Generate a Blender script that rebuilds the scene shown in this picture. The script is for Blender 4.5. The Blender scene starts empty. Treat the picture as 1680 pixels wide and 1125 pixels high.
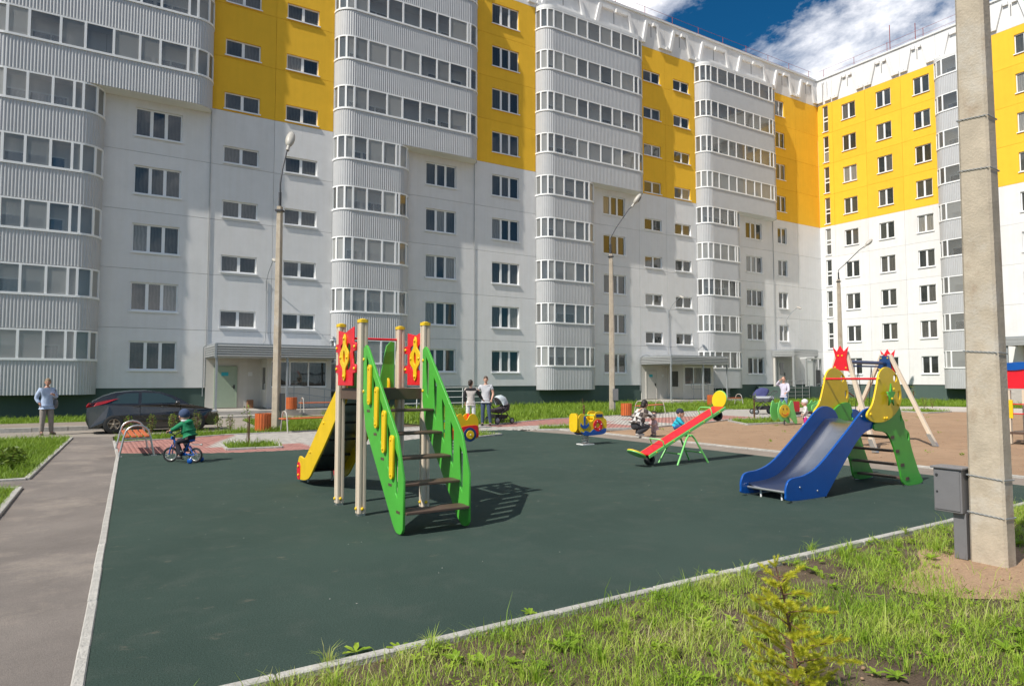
import bpy, math, random
import numpy as np
from mathutils import Vector, Matrix
random.seed(7)
rng = np.random.default_rng(7)
D = bpy.data
sc = bpy.context.scene
COL = sc.collection
PI = math.pi

# ---------------------------------------------------------------- camera, sky, sun, exposure
CAM = (-55.745, -36.323, 1.70)
cam = D.cameras.new('camera'); cam.sensor_width = 36; cam.lens = 1106.28 / 1680 * 36
cam.clip_start = 0.1; cam.clip_end = 3000
co = D.objects.new('camera', cam); COL.objects.link(co); sc.camera = co
co.location = CAM
co.rotation_euler = (math.radians(90 + 3.0966), 0, -math.radians(90 - 57.874))
AZ = Vector((-.978, -.208)); EL = math.radians(48.5)
tosun = Vector((AZ.x * math.cos(EL), AZ.y * math.cos(EL), math.sin(EL)))
sl = D.lights.new('sun', 'SUN'); sl.energy = 2.02; sl.angle = math.radians(.53); sl.color = (1, .95, .87)
so = D.objects.new('sun', sl); COL.objects.link(so); so.location = (-80, -40, 80)
so.rotation_euler = tosun.to_track_quat('Z', 'Y').to_euler()
w = D.worlds.new('World'); sc.world = w; w.use_nodes = True
nt = w.node_tree; nt.nodes.clear()
def N(t, typ, **kw):
    n = t.nodes.new(typ)
    for k, v in kw.items():
        if k.startswith('i_'): n.inputs[int(k[2:])].default_value = v
        else: setattr(n, k, v)
    return n
sky = N(nt, 'ShaderNodeTexSky', sky_type='NISHITA', sun_disc=False, sun_elevation=EL,
        sun_rotation=math.atan2(AZ.x, AZ.y), air_density=1.0, dust_density=.6, ozone_density=2.2)
geo = N(nt, 'ShaderNodeTexCoord')
mp = N(nt, 'ShaderNodeMapping'); mp.inputs['Location'].default_value = (1.30, .55, .2); mp.inputs['Rotation'].default_value = (0, 0, 4.6); mp.inputs['Scale'].default_value = (1, 1, 1.7)
nz = N(nt, 'ShaderNodeTexNoise'); nz.inputs['Scale'].default_value = 2.6; nz.inputs['Detail'].default_value = 9; nz.inputs['Roughness'].default_value = .64; nz.inputs['Distortion'].default_value = .25
cr = N(nt, 'ShaderNodeValToRGB'); cr.color_ramp.elements[0].position = .455; cr.color_ramp.elements[1].position = .64
nz2 = N(nt, 'ShaderNodeTexNoise'); nz2.inputs['Scale'].default_value = 3.4; nz2.inputs['Detail'].default_value = 9; nz2.inputs['Roughness'].default_value = .6
cr2 = N(nt, 'ShaderNodeValToRGB'); cr2.color_ramp.elements[0].position = .40; cr2.color_ramp.elements[1].position = .80
cr2.color_ramp.elements[0].color = (1.5, 1.7, 2.0, 1); cr2.color_ramp.elements[1].color = (7.3, 6.9, 6.6, 1)
deep = N(nt, 'ShaderNodeMixRGB', blend_type='MULTIPLY'); deep.inputs[0].default_value = 1; deep.inputs[2].default_value = (.02, .13, .195, 1)
mx = N(nt, 'ShaderNodeMixRGB')
bg = N(nt, 'ShaderNodeBackground'); bg.inputs[1].default_value = .15
wo = N(nt, 'ShaderNodeOutputWorld')
L = nt.links.new
L(geo.outputs['Generated'], mp.inputs[0]); L(mp.outputs[0], nz.inputs[0]); L(mp.outputs[0], nz2.inputs[0])
L(nz.outputs[0], cr.inputs[0]); L(nz2.outputs[0], cr2.inputs[0])
L(sky.outputs[0], deep.inputs[1]); L(deep.outputs[0], mx.inputs[1]); L(cr2.outputs[0], mx.inputs[2]); L(cr.outputs[0], mx.inputs[0])
L(mx.outputs[0], bg.inputs[0]); L(bg.outputs[0], wo.inputs[0])
vs = sc.view_settings; vs.view_transform = 'Standard'; vs.look = 'None'; vs.gamma = 1; vs.use_curve_mapping = False; vs.exposure = 1.38
sc.render.engine = 'CYCLES'; sc.cycles.max_bounces = 6; sc.cycles.transparent_max_bounces = 12; sc.cycles.caustics_reflective = False

# ---------------------------------------------------------------- materials
def mat(name, col, rough=.6, metal=0, spec=.5, var=0, vscale=8, bump=0, bscale=60, col2=None, obvar=0, coat=0):
    m = D.materials.new(name); m.use_nodes = True; t = m.node_tree; b = t.nodes['Principled BSDF']
    b.inputs['Roughness'].default_value = rough; b.inputs['Metallic'].default_value = metal
    b.inputs['Specular IOR Level'].default_value = spec; b.inputs['Coat Weight'].default_value = coat
    c = (*col, 1); b.inputs['Base Color'].default_value = c
    tc = N(t, 'ShaderNodeTexCoord')
    last = None
    if var or col2:
        n = N(t, 'ShaderNodeTexNoise'); n.inputs['Scale'].default_value = vscale; n.inputs['Detail'].default_value = 7; n.inputs['Roughness'].default_value = .65
        t.links.new(tc.outputs['Object'], n.inputs[0])
        r = N(t, 'ShaderNodeValToRGB'); r.color_ramp.elements[0].position = .32; r.color_ramp.elements[1].position = .68
        a = tuple(x * (1 - var) for x in col); bb = col2 if col2 else tuple(min(1, x * (1 + var)) for x in col)
        r.color_ramp.elements[0].color = (*a, 1); r.color_ramp.elements[1].color = (*bb, 1)
        t.links.new(n.outputs[0], r.inputs[0]); last = r.outputs[0]
    if obvar:
        oi = N(t, 'ShaderNodeObjectInfo'); mr = N(t, 'ShaderNodeMapRange'); mr.inputs[3].default_value = 1 - obvar; mr.inputs[4].default_value = 1 + obvar
        t.links.new(oi.outputs['Random'], mr.inputs[0])
        mm = N(t, 'ShaderNodeVectorMath', operation='SCALE')
        if last: t.links.new(last, mm.inputs[0])
        else: mm.inputs[0].default_value = col
        t.links.new(mr.outputs[0], mm.inputs['Scale']); last = mm.outputs[0]
    if last: t.links.new(last, b.inputs['Base Color'])
    if bump:
        n = N(t, 'ShaderNodeTexNoise'); n.inputs['Scale'].default_value = bscale; n.inputs['Detail'].default_value = 6
        t.links.new(tc.outputs['Object'], n.inputs[0])
        bp = N(t, 'ShaderNodeBump'); bp.inputs['Strength'].default_value = bump; bp.inputs['Distance'].default_value = .02
        t.links.new(n.outputs[0], bp.inputs['Height']); t.links.new(bp.outputs[0], b.inputs['Normal'])
    return m
def wallmat(name, col):
    """painted prefabricated concrete: faint clouding, vertical rain streaks, fine roughness"""
    m = mat(name, col, .85, spec=.25, var=.035, vscale=1.3, bump=.25, bscale=70, obvar=.035)
    t = m.node_tree; b = t.nodes['Principled BSDF']; src = b.inputs['Base Color'].links[0].from_socket
    g = N(t, 'ShaderNodeNewGeometry'); mp = N(t, 'ShaderNodeMapping'); mp.inputs['Scale'].default_value = (5, 5, .25)
    n = N(t, 'ShaderNodeTexNoise'); n.inputs['Scale'].default_value = 1; n.inputs['Detail'].default_value = 5
    r = N(t, 'ShaderNodeValToRGB'); r.color_ramp.elements[0].position = .35; r.color_ramp.elements[0].color = (.972, .968, .955, 1); r.color_ramp.elements[1].position = .6; r.color_ramp.elements[1].color = (1, 1, 1, 1)
    mu = N(t, 'ShaderNodeMixRGB', blend_type='MULTIPLY'); mu.inputs[0].default_value = 1
    k = t.links.new
    k(g.outputs['Position'], mp.inputs[0]); k(mp.outputs[0], n.inputs[0]); k(n.outputs[0], r.inputs[0]); k(src, mu.inputs[1]); k(r.outputs[0], mu.inputs[2]); k(mu.outputs[0], b.inputs['Base Color'])
    return m
M = {}
def stains(m, col, s1, lo, hi, sc_=(1, 1, 1)):
    t = m.node_tree; b = t.nodes['Principled BSDF']; k = t.links.new; src = b.inputs['Base Color'].links[0].from_socket
    g = N(t, 'ShaderNodeNewGeometry'); mp = N(t, 'ShaderNodeMapping'); mp.inputs['Scale'].default_value = sc_; n = N(t, 'ShaderNodeTexNoise'); n.inputs['Scale'].default_value = s1; n.inputs['Detail'].default_value = 10; n.inputs['Roughness'].default_value = .7
    r = N(t, 'ShaderNodeValToRGB'); r.color_ramp.elements[0].position = lo; r.color_ramp.elements[1].position = hi; r.color_ramp.elements[0].color = (0, 0, 0, 1); r.color_ramp.elements[1].color = (.8, .8, .8, 1)
    mx = N(t, 'ShaderNodeMixRGB'); mx.inputs[2].default_value = (*col, 1); k(g.outputs['Position'], mp.inputs[0]); k(mp.outputs[0], n.inputs[0]); k(n.outputs[0], r.inputs[0]); k(r.outputs[0], mx.inputs[0]); k(src, mx.inputs[1]); k(mx.outputs[0], b.inputs['Base Color'])
M['white'] = wallmat('white_wall_paint', (.765, .752, .738))
M['yellow'] = wallmat('yellow_wall_paint', (.90, .52, .04))
M['plinth'] = wallmat('green_grey_plinth_paint', (.085, .125, .11))
M['soffit'] = mat('pale_soffit', (.7, .66, .58), .8, var=.03)
M['frame'] = mat('white_pvc_frame', (.86, .86, .85), .4)
M['sillm'] = mat('white_sheet_sill', (.78, .78, .78), .35)
M['clad'] = mat('galvanised_corrugated_cladding', (.50, .50, .50), .5, metal=.15, var=.04, vscale=2)
M['joint'] = mat('dark_joint_filler', (.22, .21, .20), .9)
M['lining'] = mat('white_balcony_lining', (.84, .83, .80), .7)
M['door'] = mat('pale_green_door_paint', (.33, .40, .30), .5, var=.04)
M['doorw'] = mat('pale_grey_door_paint', (.55, .52, .47), .5, var=.04)
M['sign'] = mat('turquoise_sign', (.02, .38, .45), .4)
M['vest'] = wallmat('pale_vestibule_paint', (.62, .59, .54))
M['greymetal'] = mat('grey_painted_metal', (.33, .35, .36), .45, metal=.2, var=.05)
M['lightmetal'] = mat('light_grey_siding', (.40, .405, .40), .4, metal=.2, var=.04)
M['darkmetal'] = mat('dark_metal', (.06, .06, .065), .5, metal=.4)
M['whitemetal'] = mat('white_painted_metal', (.75, .74, .72), .4)
M['redrail'] = mat('dark_red_painted_metal', (.30, .06, .05), .5)
M['galv'] = mat('galvanised_steel', (.55, .55, .53), .35, metal=.8, var=.08)
M['concrete'] = mat('weathered_concrete', (.46, .39, .30), .9, spec=.2, var=.15, vscale=4, bump=.28, bscale=45)
stains(M['concrete'], (.30, .20, .13), 3.0, .56, .74, (1, 1, .6)); stains(M['concrete'], (.52, .48, .42), 2.0, .52, .7)
M['kerb'] = mat('kerb_concrete', (.42, .40, .365), .9, spec=.2, var=.16, vscale=9, bump=.6, bscale=50, obvar=.07)
M['slab'] = mat('entrance_slab_concrete', (.42, .39, .35), .9, spec=.2, var=.12, vscale=3, bump=.4)
M['cap'] = mat('roof_cap_white', (.72, .72, .71), .5)
def ground(name, c1, c2, c3, s1, s2, bump, bs, rough=.95, fine=(.86, 1.12), fs=240):
    m = D.materials.new(name); m.use_nodes = True; t = m.node_tree; b = t.nodes['Principled BSDF']; k = t.links.new
    b.inputs['Roughness'].default_value = rough; b.inputs['Specular IOR Level'].default_value = .2
    g = N(t, 'ShaderNodeNewGeometry')
    def nz(s, d=6, r=.6):
        n = N(t, 'ShaderNodeTexNoise'); n.inputs['Scale'].default_value = s; n.inputs['Detail'].default_value = d; n.inputs['Roughness'].default_value = r
        k(g.outputs['Position'], n.inputs[0]); return n.outputs[0]
    r = N(t, 'ShaderNodeValToRGB'); r.color_ramp.elements[0].position = .35; r.color_ramp.elements[1].position = .65
    r.color_ramp.elements[0].color = (*c1, 1); r.color_ramp.elements[1].color = (*c2, 1); k(nz(s1, 8, .62), r.inputs[0])
    r2 = N(t, 'ShaderNodeValToRGB'); r2.color_ramp.elements[0].position = .5; r2.color_ramp.elements[1].position = .72
    r2.color_ramp.elements[0].color = (0, 0, 0, 1); k(nz(s2, 8, .7), r2.inputs[0])
    mx = N(t, 'ShaderNodeMixRGB'); k(r2.outputs[0], mx.inputs[0]); k(r.outputs[0], mx.inputs[1]); mx.inputs[2].default_value = (*c3, 1)
    mr = N(t, 'ShaderNodeMapRange'); mr.inputs[1].default_value = .3; mr.inputs[2].default_value = .7; mr.inputs[3].default_value = fine[0]; mr.inputs[4].default_value = fine[1]; k(nz(fs, 3), mr.inputs[0])
    sc_ = N(t, 'ShaderNodeVectorMath', operation='SCALE'); k(mx.outputs[0], sc_.inputs[0]); k(mr.outputs[0], sc_.inputs['Scale']); k(sc_.outputs[0], b.inputs['Base Color'])
    bp = N(t, 'ShaderNodeBump'); bp.inputs['Strength'].default_value = bump; bp.inputs['Distance'].default_value = .01; k(nz(bs, 5), bp.inputs['Height']); k(bp.outputs[0], b.inputs['Normal'])
    return m
M['rubber'] = ground('dark_green_rubber_crumb', (.036, .060, .049), (.045, .072, .059), (.056, .077, .064), .55, 2.3, .9, 150, .92, (.60, 1.45), 95)
def scuffs(m):
    t = m.node_tree; b = t.nodes['Principled BSDF']; k = t.links.new; src = b.inputs['Base Color'].links[0].from_socket
    g = N(t, 'ShaderNodeNewGeometry'); mp = N(t, 'ShaderNodeMapping'); mp.inputs['Rotation'].default_value = (0, 0, .3); mp.inputs['Scale'].default_value = (2.2, 3.2, 1)
    n = N(t, 'ShaderNodeTexNoise'); n.inputs['Scale'].default_value = 1.5; n.inputs['Detail'].default_value = 12; n.inputs['Roughness'].default_value = .72
    r = N(t, 'ShaderNodeValToRGB'); r.color_ramp.elements[0].position = .60; r.color_ramp.elements[1].position = .75; r.color_ramp.elements[0].color = (0, 0, 0, 1); r.color_ramp.elements[1].color = (.75, .75, .75, 1)
    n2 = N(t, 'ShaderNodeTexNoise'); n2.inputs['Scale'].default_value = .22; n2.inputs['Detail'].default_value = 3
    r2 = N(t, 'ShaderNodeValToRGB'); r2.color_ramp.elements[0].position = .42; r2.color_ramp.elements[1].position = .62; r2.color_ramp.elements[0].color = (.12, .12, .12, 1)
    mu = N(t, 'ShaderNodeMath', operation='MULTIPLY'); mx = N(t, 'ShaderNodeMixRGB'); mx.inputs[2].default_value = (.20, .17, .13, 1)
    k(g.outputs['Position'], mp.inputs[0]); k(mp.outputs[0], n.inputs[0]); k(g.outputs['Position'], n2.inputs[0]); k(n.outputs[0], r.inputs[0]); k(n2.outputs[0], r2.inputs[0]); k(r.outputs[0], mu.inputs[0]); k(r2.outputs[0], mu.inputs[1]); k(mu.outputs[0], mx.inputs[0]); k(src, mx.inputs[1]); k(mx.outputs[0], b.inputs['Base Color'])
scuffs(M['rubber'])
M['asphalt'] = ground('worn_asphalt', (.17, .148, .133), (.23, .20, .178), (.31, .265, .225), .8, 1.1, .7, 200, .95, (.75, 1.25), 170)
M['road'] = ground('dusty_asphalt_road', (.27, .235, .20), (.34, .30, .255), (.24, .21, .18), .5, 2, .4, 120)
M['paveA'] = ground('dusty_strip_asphalt', (.22, .185, .155), (.28, .235, .195), (.32, .27, .22), .7, 1.5, .4, 150)
M['sand'] = ground('brown_sandy_soil', (.31, .20, .125), (.37, .245, .155), (.25, .165, .105), .35, 2.2, .9, 30, .97, (.8, 1.2), 60)
M['soil'] = ground('garden_soil', (.085, .060, .043), (.125, .090, .062), (.19, .145, .10), 1.2, 3.5, 1, 60, .97, (.7, 1.3), 120)
M['lawn'] = ground('lawn_underlay', (.055, .085, .02), (.09, .125, .03), (.12, .10, .05), .5, 2.0, .8, 40)
M['palepave'] = ground('pale_paving', (.44, .40, .36), (.50, .46, .42), (.40, .36, .33), .4, 2, .3, 90)
M['brickP'] = mat('red_paving_block', (.42, .21, .18), .9, spec=.2, var=.12, vscale=2.5, bump=.3)
M['brickG'] = mat('grey_paving_block', (.46, .43, .39), .9, spec=.2, var=.08, vscale=2.5, bump=.3)
def glossy(name, col, v=.07, rough=.34):
    m = mat(name, col, rough, spec=.5, var=v, vscale=4, coat=.1, bump=.05, bscale=120)
    stains(m, tuple(min(1, c * .8 + .07) for c in col), 9.0, .66, .88); return m
M['pgreen'] = glossy('green_playground_paint', (.075, .40, .045))
M['pyellow'] = glossy('yellow_playground_paint', (.80, .52, .01))
M['pred'] = glossy('red_playground_paint', (.70, .012, .025))
M['pblue'] = glossy('blue_playground_paint', (.003, .078, .34))
M['pbluem'] = glossy('dark_blue_playground_paint', (.012, .05, .16))
M['cream'] = mat('cream_ribbed_timber', (.66, .55, .42), .55, var=.05, vscale=3)
M['brown'] = mat('brown_ply_step', (.10, .062, .045), .5, var=.12, vscale=5)
M['steel'] = mat('slide_stainless_steel', (.66, .66, .66), .30, metal=1, var=.08, vscale=6)
M['lime'] = mat('lime_green_tube', (.20, .62, .16), .35)
M['black'] = mat('black_rubber', (.02, .02, .02), .7)
M['orange'] = mat('orange_varnished_slat', (.56, .13, .035), .4, var=.12, vscale=4)
M['carpaint'] = mat('dusty_black_car_paint', (.010, .010, .012), .22, spec=.8, col2=(.035, .032, .029), vscale=2, coat=.8)
M['carglass'] = mat('dark_car_glass', (.035, .055, .055), .05, spec=1)
M['tail'] = mat('red_tail_light', (.45, .02, .03), .2)
M['headl'] = mat('clear_headlight', (.5, .5, .5), .15, metal=.3)
M['alloy'] = mat('dusty_alloy', (.33, .27, .21), .4, metal=.6)
M['box'] = mat('brown_cardboard', (.25, .12, .06), .8)
M['boxgrey'] = mat('grey_meter_box_paint', (.17, .165, .17), .45, var=.05)
M['lampw'] = mat('lamp_white_shell', (.45, .42, .37), .45, var=.06)
# window glass (opaque to the dark room behind): reflective, with a varying curtain tint
def panemat():
    m = D.materials.new('window_glass'); m.use_nodes = True; t = m.node_tree; b = t.nodes['Principled BSDF']; k = t.links.new
    oi = N(t, 'ShaderNodeObjectInfo'); r = N(t, 'ShaderNodeValToRGB'); r.color_ramp.interpolation = 'CONSTANT'
    e = r.color_ramp.elements; e[0].color = (.036, .04, .036, 1); e[1].position = .40; e[1].color = (.07, .072, .062, 1)
    x = e.new(.72); x.color = (.10, .097, .085, 1); x = e.new(.88); x.color = (.24, .235, .21, 1)
    k(oi.outputs['Random'], r.inputs[0])
    tc = N(t, 'ShaderNodeTexCoord'); wv = N(t, 'ShaderNodeTexWave'); wv.inputs['Scale'].default_value = 2; wv.inputs['Distortion'].default_value = 6
    k(tc.outputs['Object'], wv.inputs[0])
    mr = N(t, 'ShaderNodeMapRange'); mr.inputs[3].default_value = .8; mr.inputs[4].default_value = 1.1; k(wv.outputs[1], mr.inputs[0])
    s = N(t, 'ShaderNodeVectorMath', operation='SCALE'); k(r.outputs[0], s.inputs[0]); k(mr.outputs[0], s.inputs['Scale']); k(s.outputs[0], b.inputs['Base Color'])
    b.inputs['Roughness'].default_value = .5; b.inputs['Specular IOR Level'].default_value = 0
    g = N(t, 'ShaderNodeBsdfGlossy'); g.inputs['Roughness'].default_value = .015; g.inputs['Color'].default_value = (.95, .97, 1, 1)
    fr = N(t, 'ShaderNodeFresnel'); fr.inputs[0].default_value = 1.75
    n = N(t, 'ShaderNodeTexNoise'); n.inputs['Scale'].default_value = 1.3; k(tc.outputs['Object'], n.inputs[0])
    bp = N(t, 'ShaderNodeBump'); bp.inputs['Strength'].default_value = .03; bp.inputs['Distance'].default_value = .1; k(n.outputs[0], bp.inputs['Height']); k(bp.outputs[0], g.inputs['Normal'])
    mxs = N(t, 'ShaderNodeMixShader'); k(fr.outputs[0], mxs.inputs[0]); k(b.outputs[0], mxs.inputs[1]); k(g.outputs[0], mxs.inputs[2])
    k(mxs.outputs[0], t.nodes['Material Output'].inputs[0]); return m
M['pane'] = panemat()
def hazedglass():
    m = D.materials.new('balcony_glass'); m.use_nodes = True; t = m.node_tree; k = t.links.new
    t.nodes.remove(t.nodes['Principled BSDF'])
    tr = N(t, 'ShaderNodeBsdfTransparent'); tr.inputs[0].default_value = (.95, .97, .96, 1)
    g = N(t, 'ShaderNodeBsdfGlossy'); g.inputs['Roughness'].default_value = .02
    fr = N(t, 'ShaderNodeFresnel'); fr.inputs[0].default_value = 2.0
    mxs = N(t, 'ShaderNodeMixShader'); k(fr.outputs[0], mxs.inputs[0]); k(tr.outputs[0], mxs.inputs[1]); k(g.outputs[0], mxs.inputs[2])
    df = N(t, 'ShaderNodeBsdfDiffuse'); df.inputs[0].default_value = (.80, .80, .77, 1); tl = N(t, 'ShaderNodeBsdfTranslucent'); tl.inputs[0].default_value = (.8, .8, .77, 1)  # white dust film, also painting in pale reflections and bright balcony interiors
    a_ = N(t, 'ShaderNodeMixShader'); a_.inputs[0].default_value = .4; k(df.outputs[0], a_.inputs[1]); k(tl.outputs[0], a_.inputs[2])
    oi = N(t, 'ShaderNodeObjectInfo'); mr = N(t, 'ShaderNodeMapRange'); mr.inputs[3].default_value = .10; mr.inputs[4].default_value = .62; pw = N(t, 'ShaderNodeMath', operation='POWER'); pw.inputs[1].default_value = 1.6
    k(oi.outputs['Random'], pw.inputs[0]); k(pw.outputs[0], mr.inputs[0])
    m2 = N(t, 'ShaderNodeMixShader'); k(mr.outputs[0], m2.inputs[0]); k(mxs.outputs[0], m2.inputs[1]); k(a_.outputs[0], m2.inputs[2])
    k(m2.outputs[0], t.nodes['Material Output'].inputs[0]); return m
M['cglass'] = hazedglass()
def leafmat(name, cols, trans=.35):
    m = D.materials.new(name); m.use_nodes = True; t = m.node_tree; k = t.links.new; b = t.nodes['Principled BSDF']
    b.inputs['Roughness'].default_value = .5; b.inputs['Specular IOR Level'].default_value = .3
    g = N(t, 'ShaderNodeNewGeometry'); r = N(t, 'ShaderNodeValToRGB'); e = r.color_ramp.elements
    e[0].color = (*cols[0], 1); e[1].color = (*cols[-1], 1)
    for i, c in enumerate(cols[1:-1]):
        x = e.new((i + 1) / (len(cols) - 1)); x.color = (*c, 1)
    n = N(t, 'ShaderNodeTexNoise'); n.inputs['Scale'].default_value = 1.1; n.inputs['Detail'].default_value = 4; k(g.outputs['Position'], n.inputs[0])
    ad = N(t, 'ShaderNodeMath', operation='MULTIPLY_ADD'); k(g.outputs['Random Per Island'], ad.inputs[0]); ad.inputs[1].default_value = .6
    sb = N(t, 'ShaderNodeMath', operation='MULTIPLY_ADD'); k(n.outputs[0], sb.inputs[0]); sb.inputs[1].default_value = 1.6; sb.inputs[2].default_value = -.6
    k(sb.outputs[0], ad.inputs[2]); k(ad.outputs[0], r.inputs[0]); k(r.outputs[0], b.inputs['Base Color'])
    tr = N(t, 'ShaderNodeBsdfTranslucent'); k(r.outputs[0], tr.inputs[0])
    mxs = N(t, 'ShaderNodeMixShader'); mxs.inputs[0].default_value = trans; k(b.outputs[0], mxs.inputs[1]); k(tr.outputs[0], mxs.inputs[2])
    k(mxs.outputs[0], t.nodes['Material Output'].inputs[0]); return m
M['grass'] = leafmat('grass_blades', [(.12, .22, .02), (.22, .37, .03), (.35, .50, .05), (.46, .54, .10), (.56, .50, .26)])
M['grassfar'] = leafmat('lawn_blades', [(.14, .24, .02), (.22, .34, .03), (.32, .44, .06)])
M['weed'] = leafmat('weed_leaves', [(.15, .26, .02), (.26, .40, .03), (.40, .52, .05)])
M['spruce'] = leafmat('spruce_shoot_needles', [(.42, .46, .03), (.66, .64, .06), (.80, .74, .10)], .5)
M['shrub'] = leafmat('shrub_leaves', [(.10, .16, .02), (.17, .24, .03), (.26, .32, .05)])
M['bark'] = mat('brown_bark', (.16, .085, .045), .9, var=.2, vscale=30)

# ---------------------------------------------------------------- mesh helpers
class MB:
    def __init__(s, org=(0, 0, 0)): s.v = []; s.f = []; s.m = []; s.s = []; s.o = Vector(org); s.M = None; s.mi = 0
    def add(s, vs, fs, smooth=False):
        b = len(s.v)
        for p in vs:
            p = Vector(p)
            if s.M is not None: p = s.M @ p
            s.v.append(p - s.o)
        for f in fs: s.f.append(tuple(b + i for i in f)); s.m.append(s.mi); s.s.append(smooth)
        return s
    def box(s, x0, x1, y0, y1, z0, z1):
        vs = [(x, y, z) for z in (z0, z1) for y in (y0, y1) for x in (x0, x1)]
        return s.add(vs, [(0, 2, 3, 1), (4, 5, 7, 6), (0, 1, 5, 4), (2, 6, 7, 3), (0, 4, 6, 2), (1, 3, 7, 5)])
    def quad(s, *p): return s.add(p, [tuple(range(len(p)))])
    def tube(s, pts, r, n=8, cap=True, smooth=True):
        pts = [Vector(p) for p in pts]; m = len(pts)
        rs = r if isinstance(r, (list, tuple)) else [r] * m
        vs = []; up = None
        for i, p in enumerate(pts):
            d = (pts[min(i + 1, m - 1)] - pts[max(i - 1, 0)])
            d = d.normalized() if d.length > 1e-9 else Vector((0, 0, 1))
            if up is None: up = Vector((0, 0, 1)) if abs(d.z) < .95 else Vector((1, 0, 0))
            a = d.cross(up); a = a.normalized() if a.length > 1e-6 else d.orthogonal().normalized()
            b = a.cross(d).normalized(); up = b
            for j in range(n):
                t = 2 * PI * j / n; vs.append(p + (a * math.cos(t) + b * math.sin(t)) * rs[i])
        fs = [(i * n + j, i * n + (j + 1) % n, (i + 1) * n + (j + 1) % n, (i + 1) * n + j) for i in range(m - 1) for j in range(n)]
        s.add(vs, fs, smooth)
        if cap: s.add(vs[:n], [tuple(range(n))[::-1]]); s.add(vs[-n:], [tuple(range(n))])
        return s
    def lathe(s, prof, n=20, c=(0, 0, 0), axis='z', smooth=True):
        vs = []
        for r, h in prof:
            for j in range(n):
                t = 2 * PI * j / n; a, b = r * math.cos(t), r * math.sin(t)
                p = (a, b, h) if axis == 'z' else ((a, h, b) if axis == 'y' else (h, a, b))
                vs.append((p[0] + c[0], p[1] + c[1], p[2] + c[2]))
        m = len(prof)
        fs = [(i * n + j, i * n + (j + 1) % n, (i + 1) * n + (j + 1) % n, (i + 1) * n + j) for i in range(m - 1) for j in range(n)]
        return s.add(vs, fs, smooth)
    def ell(s, c, r, nu=14, nv=9):
        prof = [(max(1e-4, math.sin(PI * i / nv)), -math.cos(PI * i / nv)) for i in range(nv + 1)]
        vs = []
        for a, h in prof:
            for j in range(nu):
                t = 2 * PI * j / nu; vs.append((c[0] + r[0] * a * math.cos(t), c[1] + r[1] * a * math.sin(t), c[2] + r[2] * h))
        fs = [(i * nu + j, i * nu + (j + 1) % nu, (i + 1) * nu + (j + 1) % nu, (i + 1) * nu + j) for i in range(nv) for j in range(nu)]
        return s.add(vs, fs, True)
    def prism(s, poly, a, b, plane='xy'):
        """convex or simple polygon extruded from a to b along the third axis"""
        def P(u, v, w_): return {'xy': (u, v, w_), 'xz': (u, w_, v), 'yz': (w_, u, v)}[plane]
        n = len(poly)
        vs = [P(u, v, a) for u, v in poly] + [P(u, v, b) for u, v in poly]
        s.add(vs, [tuple(range(n))[::-1], tuple(range(n, 2 * n))] + [(i, (i + 1) % n, n + (i + 1) % n, n + i) for i in range(n)])
        return s
    def mesh(s, name):
        me = D.meshes.new(name); me.from_pydata([tuple(p) for p in s.v], [], s.f)
        me.polygons.foreach_set('material_index', s.m); me.polygons.foreach_set('use_smooth', s.s); me.update(); return me
    def build(s, name, mats, parent=None, bevel=0, loc=None, seg=2):
        me = s.mesh(name)
        for m in (mats if isinstance(mats, (list, tuple)) else [mats]): me.materials.append(M[m] if isinstance(m, str) else m)
        o = D.objects.new(name, me); COL.objects.link(o)
        if parent: o.parent = parent
        if loc is not None: o.location = loc
        if bevel:
            bm = o.modifiers.new('bevel', 'BEVEL'); bm.width = bevel; bm.segments = seg; bm.limit_method = 'ANGLE'; bm.angle_limit = math.radians(40)
        return o
def inst(name, me, parent=None, loc=(0, 0, 0), rz=0):
    o = D.objects.new(name, me); COL.objects.link(o); o.parent = parent; o.location = loc; o.rotation_euler.z = rz; return o
def empty(name, loc=(0, 0, 0), rz=0, parent=None):
    o = D.objects.new(name, None); COL.objects.link(o); o.location = loc; o.rotation_euler.z = rz; o.parent = parent; return o
def tag(o, label=None, cat=None, group=None, kind=None):
    for k, v in (('label', label), ('category', cat), ('group', group), ('kind', kind)):
        if v: o[k] = v
    return o
def thing(name, label, cat, loc=(0, 0, 0), rz=0, group=None): return tag(empty(name, loc, rz), label, cat, group)
def copy_tree(o, parent=None):
    c = o.copy(); COL.objects.link(c)
    if parent: c.parent = parent
    for ch in list(o.children): copy_tree(ch, c)
    return c
def crom(pts, k=5, closed=True):
    """Catmull-Rom through a closed list of 2D points"""
    n = len(pts); out = []
    for i in range(n if closed else n - 1):
        g = (lambda j: pts[j % n]) if closed else (lambda j: pts[max(0, min(n - 1, j))])
        p0, p1, p2, p3 = g(i - 1), g(i), g(i + 1), g(i + 2)
        for q in range(k):
            t = q / k
            out.append(tuple(.5 * (2 * p1[a] + (p2[a] - p0[a]) * t + (2 * p0[a] - 5 * p1[a] + 4 * p2[a] - p3[a]) * t * t + (3 * p1[a] - p0[a] - 3 * p2[a] + p3[a]) * t ** 3) for a in (0, 1)))
    if not closed: out.append(tuple(pts[-1]))
    return out
def rrect(u0, u1, v0, v1, r, k=4):
    out = []
    for cx, cy, a0 in ((u1 - r, v1 - r, 0), (u0 + r, v1 - r, 90), (u0 + r, v0 + r, 180), (u1 - r, v0 + r, 270)):
        for i in range(k + 1):
            a = math.radians(a0 + 90 * i / k); out.append((cx + r * math.cos(a), cy + r * math.sin(a)))
    return out
def circ(cu, cv, r, n=20, rv=None): return [(cu + r * math.cos(2 * PI * i / n), cv + (rv or r) * math.sin(2 * PI * i / n)) for i in range(n)]
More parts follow.
